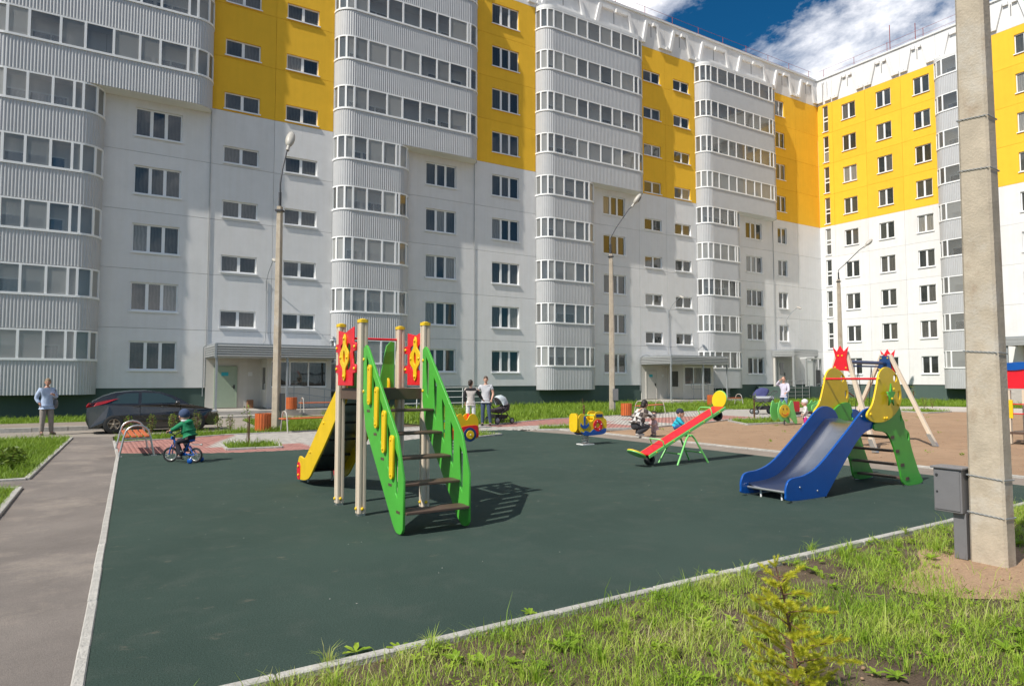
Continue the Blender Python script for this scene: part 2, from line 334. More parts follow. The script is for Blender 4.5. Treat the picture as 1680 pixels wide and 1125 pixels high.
def plate(name, loops, thick, m, parent, plane, at, org=(0, 0, 0), bevel=.004):
    """flat board with holes, outline loops in plane xz / yz / xy, centred at `at` on the third axis"""
    cu = D.curves.new('outline', 'CURVE'); cu.dimensions = '2D'; cu.fill_mode = 'BOTH'; cu.extrude = max(.0005, thick / 2 - bevel); cu.bevel_depth = bevel; cu.bevel_resolution = 1; cu.offset = -bevel
    for lp in loops:
        sp = cu.splines.new('POLY'); sp.points.add(len(lp) - 1)
        for p, q in zip(sp.points, lp): p.co = (q[0], q[1], 0, 1)
        sp.use_cyclic_u = True
    tmp = D.objects.new('outline', cu); COL.objects.link(tmp)
    me = D.meshes.new_from_object(tmp.evaluated_get(bpy.context.evaluated_depsgraph_get())); D.objects.remove(tmp); D.curves.remove(cu)
    n = len(me.vertices); c = np.empty(n * 3); me.vertices.foreach_get('co', c); c = c.reshape(-1, 3); o = np.array(org)
    if plane == 'xz': q = np.stack([c[:, 0], at - c[:, 2], c[:, 1]], 1)
    elif plane == 'yz': q = np.stack([at + c[:, 2], c[:, 0], c[:, 1]], 1)
    else: q = np.stack([c[:, 0], c[:, 1], at + c[:, 2]], 1)
    me.vertices.foreach_set('co', (q - o).ravel()); me.name = name; me.update()
    me.materials.clear(); me.materials.append(M[m])
    ob = D.objects.new(name, me); COL.objects.link(ob); ob.parent = parent; return ob
def pt(x, y): return (-55.745 + (x + 55.745) * .934, -36.323 + (y + 36.323) * .934)  # ground layout points taken from image pixels, then scaled about the camera
def bolts(name, pts, ax, parent, org, m='pyellow', r=.022):
    b = MB(org)
    for p in pts:
        b.ell(p, tuple(r * (.7 if i == ax else 1) for i in range(3)), 8, 5)
    return b.build(name, m, parent)
# ---------------------------------------------------------------- ground, paths, lawns
def sheet(name, poly, z, m, kind='structure', parent=None):
    b = MB(); b.add([(x, y, z) for x, y in poly], [tuple(range(len(poly)))]); o = b.build(name, m, parent)
    if kind: o['kind'] = kind
    return o
def inpoly(x, y, poly):
    ins = np.zeros(len(x), bool); n = len(poly)
    for i in range(n):
        x1, y1 = poly[i]; x2, y2 = poly[(i + 1) % n]
        c = ((y1 > y) != (y2 > y)) & (x < (x2 - x1) * (y - y1) / ((y2 - y1) if y2 != y1 else 1e-9) + x1); ins ^= c
    return ins
P_ = lambda l: [pt(*q) for q in l]
sheet('ground', [(-600, -600), (900, -600), (900, 900), (-600, 900)], -.05, 'soil')
back = P_([(-55.0, -13.6), (-53.2, -13.1), (-51.9, -12.45), (-48.3, -12.2), (-44, -12.7), (-41.7, -12.8), (-40, -11.9), (-37.65, -10.9), (-33.5, -10.3), (-28, -9.3), (-22.6, -8.7), (-16.6, -8.9), (-11, -10), (-6.5, -13), (-5.5, -18), (-5.5, -60)])
front = P_([(-55.02, -16.9), (-53.7, -17.8), (-52.4, -18.3), (-50.6, -18.5), (-48.7, -17.9), (-46.7, -16.9), (-45.4, -16.0), (-44.1, -15.3), (-42.9, -15.3), (-41.4, -15.9), (-38.2, -17.4), (-34, -16.6), (-31.2, -15.6), (-26.8, -15.7), (-18, -14.7), (-15, -15.7), (-13.4, -18), (-13.0, -24), (-13.0, -60)])
walk_poly = back + front[::-1]
sheet('pavement', walk_poly, -.010, 'palepave')
lawnA = [back[0]] + back[1:-1] + [(-4, -60), (0, -60), (0, 0), (-80, 0), (-80, -7.6), (-55, -7.6)]
sheet('lawn', [(-46, .6), (-46, -7)] + [p for p in back if p[0] > -46] + [(.8, -60), (.8, .6)], -.022, 'lawn')
strip = [back[0]] + [p for p in back if -55 < p[0] < -46.5] + [(-46.4, -6.2), (-50.2, -6.2), (-50.6, -12.0), (-55.05, -13.2)]
sheet('lawn', strip, -.018, 'lawn')
sheet('lawn', [(-90, .6), (-51, .6), (-51, -6.2), (-90, -6.2)], -.02, 'lawn')
rubber = P_([(-55.80, -31.95), (-42.05, -31.82), (-42.05, -18.3), (-42.6, -16.2)]) + [p for p in front if -55.1 < p[0] < -43.6][::-1]
sheet('rubber_surface', rubber, .0, 'rubber')
sheet('asphalt_path', P_([(-42.05, -34), (-42.05, -18.3), (-42.6, -16.1), (-41.5, -15.8), (-41.0, -18.2), (-41.0, -34)]), -.008, 'paveA')
sheet('asphalt_path', P_([(-55.84, -34), (-55.83, -33), (-55.09, -17.6), (-55.03, -11.2), (-56.1, -10.6), (-56.6, -21.15), (-75, -21.3), (-75, -22.3), (-56.6, -22.28), (-56.7, -25), (-57.1, -42), (-55.84, -42)]), -.004, 'asphalt')
sheet('sand', P_([(-41.0, -60), (-41.0, -18.0), (-38.2, -17.4), (-34, -16.6), (-31.2, -15.6), (-26.8, -15.7), (-18, -14.7), (-15, -15.7), (-13.4, -18), (-13.0, -24), (-13.0, -60)]), -.016, 'sand')
sheet('road', [(-100, -13.3), (-58, -12.9), (-56.9, -12.35), (-55.2, -12.75), (-50.6, -12.0), (-50.2, -6.2), (-44.6, -6.4), (-44.6, -1), (-52, -1), (-52, -9.0), (-100, -9.0)], -.012, 'road')
b = MB(); b.box(-100, -53.3, -9.15, -6.3, -.05, .12); tag(b.build('pavement', 'paveA'), kind='structure')
L1 = P_([(-80, -21.15), (-56.6, -21.1), (-56.12, -11.2), (-57.5, -10.5), (-80, -10.6)])
L2 = P_([(-75, -22.35), (-56.68, -22.33), (-56.75, -25), (-57.1, -42), (-75, -42)])
sheet('lawn', L1, .0, 'lawn'); sheet('lawn', L2, .0, 'lawn')
near = P_([(-55.9, -32.05), (-38, -31.9), (-38, -40), (-55.9, -40)])
# kerbs: single stones with open joints
def kerb(p0, p1, wdt, top, step=1.0, name='kerb', jit=.003):
    p0, p1 = Vector((*p0, 0)), Vector((*p1, 0)); d = p1 - p0; n = max(1, round(d.length / step)); st = d.length / n; a = math.atan2(d.y, d.x)
    root = tag(empty(name, p0, a), kind='structure')
    me = MB(); me.box(.006, st - .006, -wdt / 2, wdt / 2, -.12, top); me = me.mesh('kerb_stone'); me.materials.append(M['kerb'])
    for i in range(n):
        o = inst('kerb_stone', me, root, (i * st, random.uniform(-jit, jit), random.uniform(-jit, jit * .6)))
        o.rotation_euler = (random.uniform(-.008, .008), random.uniform(-.002, .002), random.uniform(-.003, .003))
        bv = o.modifiers.new('bevel', 'BEVEL'); bv.width = .008; bv.segments = 1
def kerbs(pl, *a, **k):
    for p, q in zip(pl, pl[1:]): kerb(p, q, *a, **k)
kerbs(P_([(-55.82, -33.0), (-55.09, -17.6), (-55.04, -13.0)]), .068, .014, name='path_kerb')
kerbs(P_([(-55.78, -32.02), (-42.05, -31.84)]), .07, .03, name='playground_kerb')
kerbs(P_([(-41.3, -16.5), (-41.0, -18.2), (-41.0, -31.9)]), .08, .035, name='sandpit_kerb')
kerbs(P_([(-41.3, -16.3), (-38.2, -17.45), (-34, -16.62), (-31.2, -15.62), (-26.8, -15.72), (-18, -14.72)]), .08, .04, name='sandpit_kerb')
kerbs(P_([(-56.64, -21.12), (-56.13, -11.2)]), .09, .035, name='path_kerb')
kerbs(P_([(-63, -21.2), (-56.64, -21.12)]), .09, .035, name='path_kerb')
kerbs(P_([(-60, -22.33), (-56.66, -22.3)]), .09, .035, name='path_kerb')
kerbs(P_([(-56.66, -22.3), (-56.73, -25), (-56.85, -30)]), .09, .035, name='path_kerb')
kerb((-75, -9.2), (-53.3, -9.2), .14, .135, name='road_kerb')
kerbs([p for p in back if p[0] < -20], .08, .03, name='lawn_kerb')
# paving blocks (near part), one stuff mesh per colour
def blocks(name, m, test, x0, x1, y0, y1, lx=.2, ly=.1, z=.0):
    nx, ny = int((x1 - x0) / lx), int((y1 - y0) / ly)
    X, Y = np.meshgrid(np.arange(nx), np.arange(ny)); X = X.ravel(); Y = Y.ravel()
    cx = x0 + (X + .5 + .5 * (Y % 2)) * lx; cy = y0 + (Y + .5) * ly
    k = inpoly(cx, cy, walk_poly) & test(cx, cy); cx, cy = cx[k], cy[k]; n = len(cx)
    h = z + rng.uniform(-.002, .003, n); a, b_ = lx / 2 - .0025, ly / 2 - .0025
    V = np.zeros((n, 8, 3))
    for i, (sx, sy, top) in enumerate([(-1, -1, 0), (1, -1, 0), (1, 1, 0), (-1, 1, 0), (-1, -1, 1), (1, -1, 1), (1, 1, 1), (-1, 1, 1)]):
        V[:, i, 0] = cx + sx * a; V[:, i, 1] = cy + sy * b_; V[:, i, 2] = np.where(top, h, -.03)
    F = np.array([[4, 5, 6, 7], [0, 1, 5, 4], [1, 2, 6, 5], [2, 3, 7, 6], [3, 0, 4, 7]])
    F = (np.arange(n)[:, None, None] * 8 + F[None]).reshape(-1, 4)
    o = fastmesh(name, V.reshape(-1, 3), F, m); o['kind'] = 'stuff'; return o
def fastmesh(name, V, F, m, parent=None, smooth=False):
    me = D.meshes.new(name); nv, nf, k = len(V), len(F), F.shape[1]
    me.vertices.add(nv); me.vertices.foreach_set('co', V.astype(np.float32).ravel())
    me.loops.add(nf * k); me.loops.foreach_set('vertex_index', F.astype(np.int32).ravel())
    me.polygons.add(nf); me.polygons.foreach_set('loop_start', np.arange(0, nf * k, k, dtype=np.int32))
    me.update(calc_edges=True)
    if smooth: me.polygons.foreach_set('use_smooth', np.ones(nf, bool))
    me.materials.append(M[m]); o = D.objects.new(name, me); COL.objects.link(o); o.parent = parent; return o
def redzone(x, y):
    a = (x < -52.0 - (y + 14.5) * -.35) | ((y < -17.9) & (x < -50.9))
    c = (np.abs(x + 40.5) < 2.8) & (y > -15.5) | ((x > -41.5) & (x < -38.5) & (y < -16.0))
    d = (x > -36.5) & (x < -30) & (y < -14.2)
    return a | c | d
blocks('red_paving_blocks', 'brickP', redzone, -55.2, -24, -20.2, -10)
blocks('grey_paving_blocks', 'brickG', lambda x, y: ~redzone(x, y), -55.2, -24, -20.2, -10)

# ---------------------------------------------------------------- facade kit (local: x along, -y out of the wall, z up)
JZ = [1.41, 4.25, 7.05, 9.85, 12.68, 15.5, 18.3, 21.1, 23.9, 26.65]
def panel(name, x0, x1, z0, z1, holes, m, parent, y=0, th=.2, g=.007):
    xs = sorted({x0 + g, x1 - g, *[h[0] for h in holes], *[h[1] for h in holes]}); zs = sorted({z0 + g, z1 - g, *[h[2] for h in holes], *[h[3] for h in holes]})
    b = MB()
    for i in range(len(xs) - 1):
        for j in range(len(zs) - 1):
            cx, cz = (xs[i] + xs[i + 1]) / 2, (zs[j] + zs[j + 1]) / 2
            if any(h[0] < cx < h[1] and h[2] < cz < h[3] for h in holes): continue
            b.quad((xs[i], y, zs[j]), (xs[i + 1], y, zs[j]), (xs[i + 1], y, zs[j + 1]), (xs[i], y, zs[j + 1]))
    def rim(a, c, e, f, inward):
        q = [(a, e), (c, e), (c, f), (a, f)]
        for k in range(4):
            (u1, v1), (u2, v2) = q[k], q[(k + 1) % 4]
            b.quad((u1, y, v1), (u1, y + th, v1), (u2, y + th, v2), (u2, y, v2)) if not inward else b.quad((u1, y, v1), (u2, y, v2), (u2, y + th, v2), (u1, y + th, v1))
    rim(x0 + g, x1 - g, z0 + g, z1 - g, False)
    for h in holes: rim(*h, True)
    return b.build(name, m, parent)
WT = {}
def wtype(key, wd, ht, bars, transoms=()):
    """frame mesh + pane rects; origin at lower left of the opening"""
    fr = .065; b = MB(); y0, y1 = .09, .15
    b.box(0, wd, y0, y1, 0, fr); b.box(0, wd, y0, y1, ht - fr, ht); b.box(0, fr, y0, y1, fr, ht - fr); b.box(wd - fr, wd, y0, y1, fr, ht - fr)
    xs = [0] + list(bars) + [wd]; zs = [0] + list(transoms) + [ht]
    for x in bars: b.box(x - .07, x + .07, y0 - .006, y1, fr, ht - fr)
    for z in transoms: b.box(fr, wd - fr, y0 - .003, y1, z - .05, z + .05)
    b.box(-.05, wd + .05, -.07, .088, -.035, -.003); b.box(-.05, wd + .05, -.07, -.062, -.07, -.036)
    me = b.mesh('window'); me.materials.append(M['frame']); panes = []
    for i in range(len(xs) - 1):
        for j in range(len(zs) - 1):
            a = xs[i] + (fr if i == 0 else .07); c = xs[i + 1] - (fr if i == len(xs) - 2 else .07)
            e = zs[j] + (fr if j == 0 else .05); f = zs[j + 1] - (fr if j == len(zs) - 2 else .05)
            q = MB(); q.box(0, c - a, .125, .14, 0, f - e); pm = q.mesh('pane'); pm.materials.append(M['pane']); panes.append((a, e, pm))
    WT[key] = (wd, ht, me, panes)
wtype('three', 2.03, 1.36, (.70, 1.33)); wtype('stair', 1.72, .86, (.86,)); wtype('two', 1.24, 1.38, (.62,)); wtype('tall', .52, 2.35, (), (.95, 1.3)); wtype('shop', 2.5, 1.35, (.75, 1.6))
def window(key, x, z, parent, y=0):
    wd, ht, me, panes = WT[key]; o = inst('window', me, parent, (x, y, z))
    for a, e, pm in panes:
        p = inst('pane', pm, o, (a, 0, e))
        p.rotation_euler = (random.uniform(-.004, .004), 0, random.uniform(-.008, .008))
    return (x, x + wd, z, z + ht)
DP, RR = .92, .86
def path(wd, seg=10):
    """outline of a glazed bay with rounded ends: list of (x, y) from wall to wall, and normals"""
    P = [(0, 0)]
    for i in range(seg + 1):
        a = PI / 2 * i / seg; P.append((RR - RR * math.cos(a), -(DP - RR) - RR * math.sin(a)))
    Q = [(wd - x, y) for x, y in P[::-1]]
    return P + Q
def resample(P, step):
    L_ = [0]
    for a, b in zip(P, P[1:]): L_.append(L_[-1] + math.dist(a, b))
    n = max(2, round(L_[-1] / step)); out = []
    for i in range(n + 1):
        s = L_[-1] * i / n; j = max(k for k in range(len(L_)) if L_[k] <= s + 1e-9); j = min(j, len(P) - 2)
        t = (s - L_[j]) / max(1e-9, L_[j + 1] - L_[j]); out.append((P[j][0] + (P[j + 1][0] - P[j][0]) * t, P[j][1] + (P[j + 1][1] - P[j][1]) * t))
    return out
def offs(P, d):
    out = []
    for i, p in enumerate(P):
        a = P[max(0, i - 1)]; c = P[min(len(P) - 1, i + 1)]; t = Vector((c[0] - a[0], c[1] - a[1])).normalized(); out.append((p[0] + t.y * d, p[1] - t.x * d))
    return out
def band(b, P, d0, d1, z0, z1):
    A, B_ = offs(P, d0), offs(P, d1); n = len(P)
    vs = [(*p, z) for z in (z0, z1) for p in A] + [(*p, z) for z in (z0, z1) for p in B_]
    f = []
    for i in range(n - 1):
        f += [(2 * n + i, 2 * n + i + 1, 3 * n + i + 1, 3 * n + i), (i + 1, i, n + i, n + i + 1), (n + i, 3 * n + i, 3 * n + i + 1, n + i + 1), (2 * n + i, i, i + 1, 2 * n + i + 1)]
    b.add(vs, f)
BAY = {}
def baymesh(key, wd, fronts, hc):
    if key in BAY: return BAY[key]
    P = path(wd); R = {}
    # corrugated cladding, height hc, top at 0
    S = resample(P, .031); b = MB(); pr = [.0, .017, .017, 0]
    out = offs(S, 0); nrm = offs(S, 1); V = []
    for i, (p, q) in enumerate(zip(out, nrm)):
        h = pr[i % 4]; V.append((p[0] + (q[0] - p[0]) * h, p[1] + (q[1] - p[1]) * h))
    n = len(V); b.add([(*p, -hc) for p in V] + [(*p, 0) for p in V], [(i, i + 1, n + i + 1, n + i) for i in range(n - 1)])
    b.mi = 1; band(b, P, -.06, -.02, -hc, -.01)
    R['clad'] = b.mesh('cladding'); R['clad'].materials.append(M['clad']); R['clad'].materials.append(M['lining'])
    # frame
    G = 1.35; b = MB(); band(b, P, -.05, .05, -.01, .09); band(b, P, -.05, .03, G - .08, G); 
    arc = lambda deg: (RR - RR * math.cos(math.radians(deg)), -(DP - RR) - RR * math.sin(math.radians(deg)), math.radians(deg))
    st = [(0.02, -.03, 0), arc(28), arc(58), arc(88)] + [(x, -DP, PI / 2) for x in fronts if x > RR + .1]
    en = [(wd - a, c, PI - d) for a, c, d in [arc(88), arc(50), arc(15)]] + [(wd - .02, -.03, PI)]
    st = [s for s in st if s[0] < wd - RR - .1] + en
    for x, y, a in st:
        t = Vector((math.sin(a), -math.cos(a))) if False else Vector((math.cos(a - PI / 2), math.sin(a - PI / 2)))
        tx, ty = math.sin(a), -math.cos(a); hw = .05
        c = [(x + tx * u - ty * 0 + nx_, y + ty * u + ny_) for u in (-hw, hw) for nx_, ny_ in ((ty * -.035 * -1, tx * .035 * -1), (ty * .03 * -1, tx * .03))]
        q = [c[0], c[2], c[3], c[1]]
        b.prism(q, .07, G - .06, 'xy')
    R['frame'] = b.mesh('frame'); R['frame'].materials.append(M['frame'])
    R['panes'] = []; allp = MB()
    for (x0, y0, a), (x1, y1, c) in zip(st, st[1:]):
        if math.hypot(x1 - x0, y1 - y0) < .12: continue
        q = MB(); q.quad((0, 0, .07), (x1 - x0, y1 - y0, .07), (x1 - x0, y1 - y0, G - .06), (0, 0, G - .06))
        allp.quad((x0, y0, .07), (x1, y1, .07), (x1, y1, G - .06), (x0, y0, G - .06))
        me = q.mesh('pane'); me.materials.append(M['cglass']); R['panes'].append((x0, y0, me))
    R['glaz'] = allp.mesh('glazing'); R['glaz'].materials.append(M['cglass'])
    b = MB(); I = offs(P, -.03); b.prism([(p[0], p[1] if p[1] < -.001 else -.003) for p in I], -hc + .0, -hc + .14, 'xy')
    R['slab'] = b.mesh('floor_slab'); R['slab'].materials.append(M['lining'])
    b = MB(); b.mi = 0
    xs = [.75, 5.6] if wd > 6 else [.75]
    for x in xs:
        zb = -hc + .14
        for a, c, e, f in ((x, x + .85, zb + .05, zb + 2.1), (x + .85, x + 2.35, zb + .8, zb + 2.1)):
            b.mi = 0; b.box(a, c, -.05, -.002, e, f); b.mi = 1
            k = 1 if c - a < 1 else 2
            for i in range(k):
                u0 = a + .08 + i * (c - a - .08) / k; u1 = a + (i + 1) * (c - a - .08) / k
                b.box(u0, u1, -.058, -.049, e + (.08 if c - a > 1 else .8), f - .08)
    R['backw'] = b.mesh('balcony_window'); R['backw'].materials.append(M['frame']); R['backw'].materials.append(M['pane'])
    BAY[key] = R; return R
FN = [.80, 1.62, 2.53, 3.32]; FW = [.80, 1.60, 2.74, 3.67, 4.77, 5.83, 6.68, 7.88]
def bay(root, x0, wn, ww, nn, single=True, floors=9, narrow_f=None, wide_f=None):
    for k in range(floors):
        wide = k >= nn; wd = ww if wide else wn
        zs = 2.65 + 2.8 * k; hc = 1.5 if k == 0 else 1.43
        fr = (wide_f or FW) if wide else (narrow_f or FN)
        R = baymesh((round(wd, 2), hc, tuple(fr)), wd, fr, hc)
        B = empty('balcony', (x0, 0, zs), 0, root)
        inst('cladding', R['clad'], B); inst('frame', R['frame'], B); inst('floor_slab', R['slab'], B); inst('balcony_window', R['backw'], B)
        if single:
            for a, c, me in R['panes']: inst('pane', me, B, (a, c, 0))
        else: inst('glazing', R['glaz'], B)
    b = MB(); P = path(ww); b.prism([(p[0], min(p[1], -.003)) for p in offs(P, .03)], 0, .22, 'xy')
    b.build('bay_roof', 'cap', root, loc=(x0, 0, 26.42))
def relief(root, a, c, y):
    m = (a + c) / 2; s = min(.85, (c - a) * .28); b = MB(); t = .13; y0, y1 = y - .17, y - .002
    for sg, e in ((1, a), (-1, c)):
        X = lambda d: e + sg * d
        def bx(p): 
            b.prism(p if sg > 0 else p[::-1], y0, y1, 'xz')
        bx([(X(.06), 26.86), (X(.36), 26.86), (X(.36), 27.10), (X(.06), 27.10)])
        bx([(X(.362), 26.86), (X(.62), 26.86), (X(s + .24), 28.62), (X(s - .02), 28.62)])
        bx([(X(s + .242), 28.38), (X((c - a) / 2 - .12), 28.38), (X((c - a) / 2 - .12), 28.62), (X(s + .242), 28.62)])
    return b.build('parapet_relief', 'white', root)
def parapet(root, a, c, y=0, unit=True):
    panel('parapet_panel', a, c, 26.65, 29.0, [], 'white', root, y)
    if unit:
        relief(root, a, c, y); b = MB(); m = (a + c) / 2; b.box(m - .03, m + .03, y - .006, y - .001, 27.5, 28.35); b.build('joint', 'joint', root)
    b = MB(); b.box(a, c, y - .10, y + .35, 29.0, 29.14); b.build('coping', 'cap', root)
def wing(root, JX, cols, yellow_in, bays, y=0, skip=()):
    """cols: list of (type, x, list of z of the sill)"""
    for a, c in zip(JX, JX[1:]):
        yel = any(p - .01 <= a and c <= q + .01 for p, q in yellow_in)
        inb = any(p - .01 <= a and c <= q + .01 for p, q in bays)
        for z0, z1 in zip(JZ, JZ[1:]):
            holes = []
            for typ, x, zl in cols:
                wd, ht = WT[typ][:2]
                for z in zl:
                    if a < x + wd / 2 < c and z0 < z + ht / 2 < z1:
                        holes.append((x, x + wd, max(z, z0 + .02), min(z + ht, z1 - .02)))
            panel('wall_panel', a, c, z0, z1, holes, 'yellow' if (yel and z0 > 15) else 'white', root, y)
        parapet(root, a, c, y)
    for typ, x, zl in cols:
        for z in zl: window(typ, x, z, root, y)
    b = MB(); b.box(JX[0], JX[-1], y + .19, y + .21, 0, 29); b.build('wall', 'joint', root)
    b = MB(); b.box(JX[0], JX[-1], y + .06, y + .19, -.3, 1.41); b.build('plinth', 'plinth', root)
fl = lambda lo, hi, s=2.27: [s + 2.8 * (n - 1) for n in range(lo, hi + 1)]
ZB = -.12
main = tag(empty('apartment_building', (0, 0, ZB)), 'long white and yellow panel apartment block with rounded glazed balcony bays', 'building', 'wings of the apartment complex')
JX = [-78, -73.5, -69, -64.5, -59.95, -55.45, -50.85, -47.76, -44.6, -40.25, -35.7, -31.07, -26.5, -21.95, -19.2, -15.98, -11.5, -6.75, -3.3, 0]
stair = [4.44 + 2.8 * k for k in range(8)]
cols = [('three', -54.18, fl(1, 5)), ('stair', -50.25, stair), ('stair', -47.2, stair), ('three', -39.0, fl(1, 5)), ('three', -34.43, fl(1, 9)), ('three', -25.34, fl(1, 5)),
        ('stair', -21.42, stair), ('stair', -18.32, stair), ('three', -10.2, fl(1, 5)), ('two', -6.07, fl(2, 9)), ('three', -64, fl(1, 9)), ('three', -68.5, fl(1, 9))]
wing(main, JX, cols, [(-78, -59.95), (-50.85, -44.6), (-35.7, -31.07), (-21.95, -15.98), (-6.75, 0)], [(-59.95, -50.85), (-44.6, -35.7), (-31.07, -21.95), (-15.98, -6.75)])
bay(main, -59.95, 4.5, 9.1, 5); bay(main, -44.6, 4.35, 8.9, 5); bay(main, -31.07, 4.55, 9.12, 5); bay(main, -15.98, 4.4, 9.15, 5, single=False)
b = MB(); b.box(-78, 12, .36, 12.5, 28.2, 28.5); b.build('roof', 'joint', main)
b = MB(); b.box(-78, 12, 12.3, 12.5, -.3, 29); b.box(-78, -77.8, .3, 12.3, -.3, 29); b.build('rear_wall', 'white', main)
right = tag(empty('apartment_building', (0, 0, ZB), -PI / 2), 'brightly sunlit wing of the apartment block at right with narrow stair windows in its corner', 'building', 'wings of the apartment complex')
tall = [4.53 - 2.8 + 2.8 * k + .0 for k in range(1, 9)]
cols = [('tall', .52, tall), ('two', 2.33, fl(1, 9)), ('two', 5.38, fl(1, 9)), ('two', 8.42, fl(1, 9))]
wing(right, [0, 1.45, 4.45, 7.45, 10.2, 14.25], cols, [(0, 10.2)], [(10.2, 14.25)])
FR = [.80, 1.9, 3.0]
bay(right, 10.2, 4.0, 4.0, 9, narrow_f=FR, wide_f=FR)
cols = [('two', 15.9, fl(2, 9)), ('two', 18.95, fl(1, 9)), ('two', 22.0, fl(1, 9))]
wing(right, [14.25, 17.3, 20.3, 23.3, 26.3, 29.4], cols, [(14.25, 29.4)], [], y=-1.1)
b = MB(); b.box(14.255, 14.27, -1.1, 0, -.3, 15.5); b.build('return_wall', 'white', right)
b = MB(); b.box(14.255, 14.27, -1.1, 0, 15.51, 26.64); b.build('return_wall', 'yellow', right)
b = MB(); b.box(14.255, 14.27, -1.1, 0, 26.65, 29); b.build('return_wall', 'white', right)
b = MB(); b.box(0, 29.4, .36, 12, 28.2, 28.5); b.build('roof', 'joint', right)
b = MB(); b.box(0, 29.4, 11.8, 12, -.3, 29); b.box(29.2, 29.4, -.8, 11.7, -.3, 29); b.build('rear_wall', 'white', right)
# rooftop safety railings
for root, L_, y in ((main, 78, .5), (right, 29.4, .5)):
    rb = empty('roof_railing', (0, 0, 29.0), 0, root); n = int(L_ / 2.9); sg = -1 if root is main else 1
    pm = MB(); pm.tube([(0, 0, -.6), (0, 0, 1.15)], .022, 5); pm = pm.mesh('post'); pm.materials.append(M['redrail'])
    for i in range(n + 1): inst('post', pm, rb, (sg * (i * 2.9 + .4), y, random.uniform(-.05, .05)))
    b = MB()
    for z in (.6, 1.1): b.tube([(0, y, z), (sg * L_, y, z)], .012, 5)
    b.build('rail', 'redrail', rb)
    if root is right:
        b = MB(); b.tube([(6.4, .6, 0), (6.4, .6, 2.6)], .03, 5); b.tube([(8.4, .7, 0), (8.4, .7, 1.9)], .03, 5); b.build('mast', 'redrail', rb)
        b = MB(); b.box(7.6, 8.3, .5, 1.0, 0, .45); b.build('vent_box', 'whitemetal', rb)
# dark gap strips beside the bays (pipes)
for x in (-50.85, -44.62, -35.72, -31.09, -15.99, -6.72):
    b = MB(); b.tube([(x, -.035, 1.5), (x, -.035, 26.5)], .022, 6); b.build('down_cable', 'lightmetal', main)

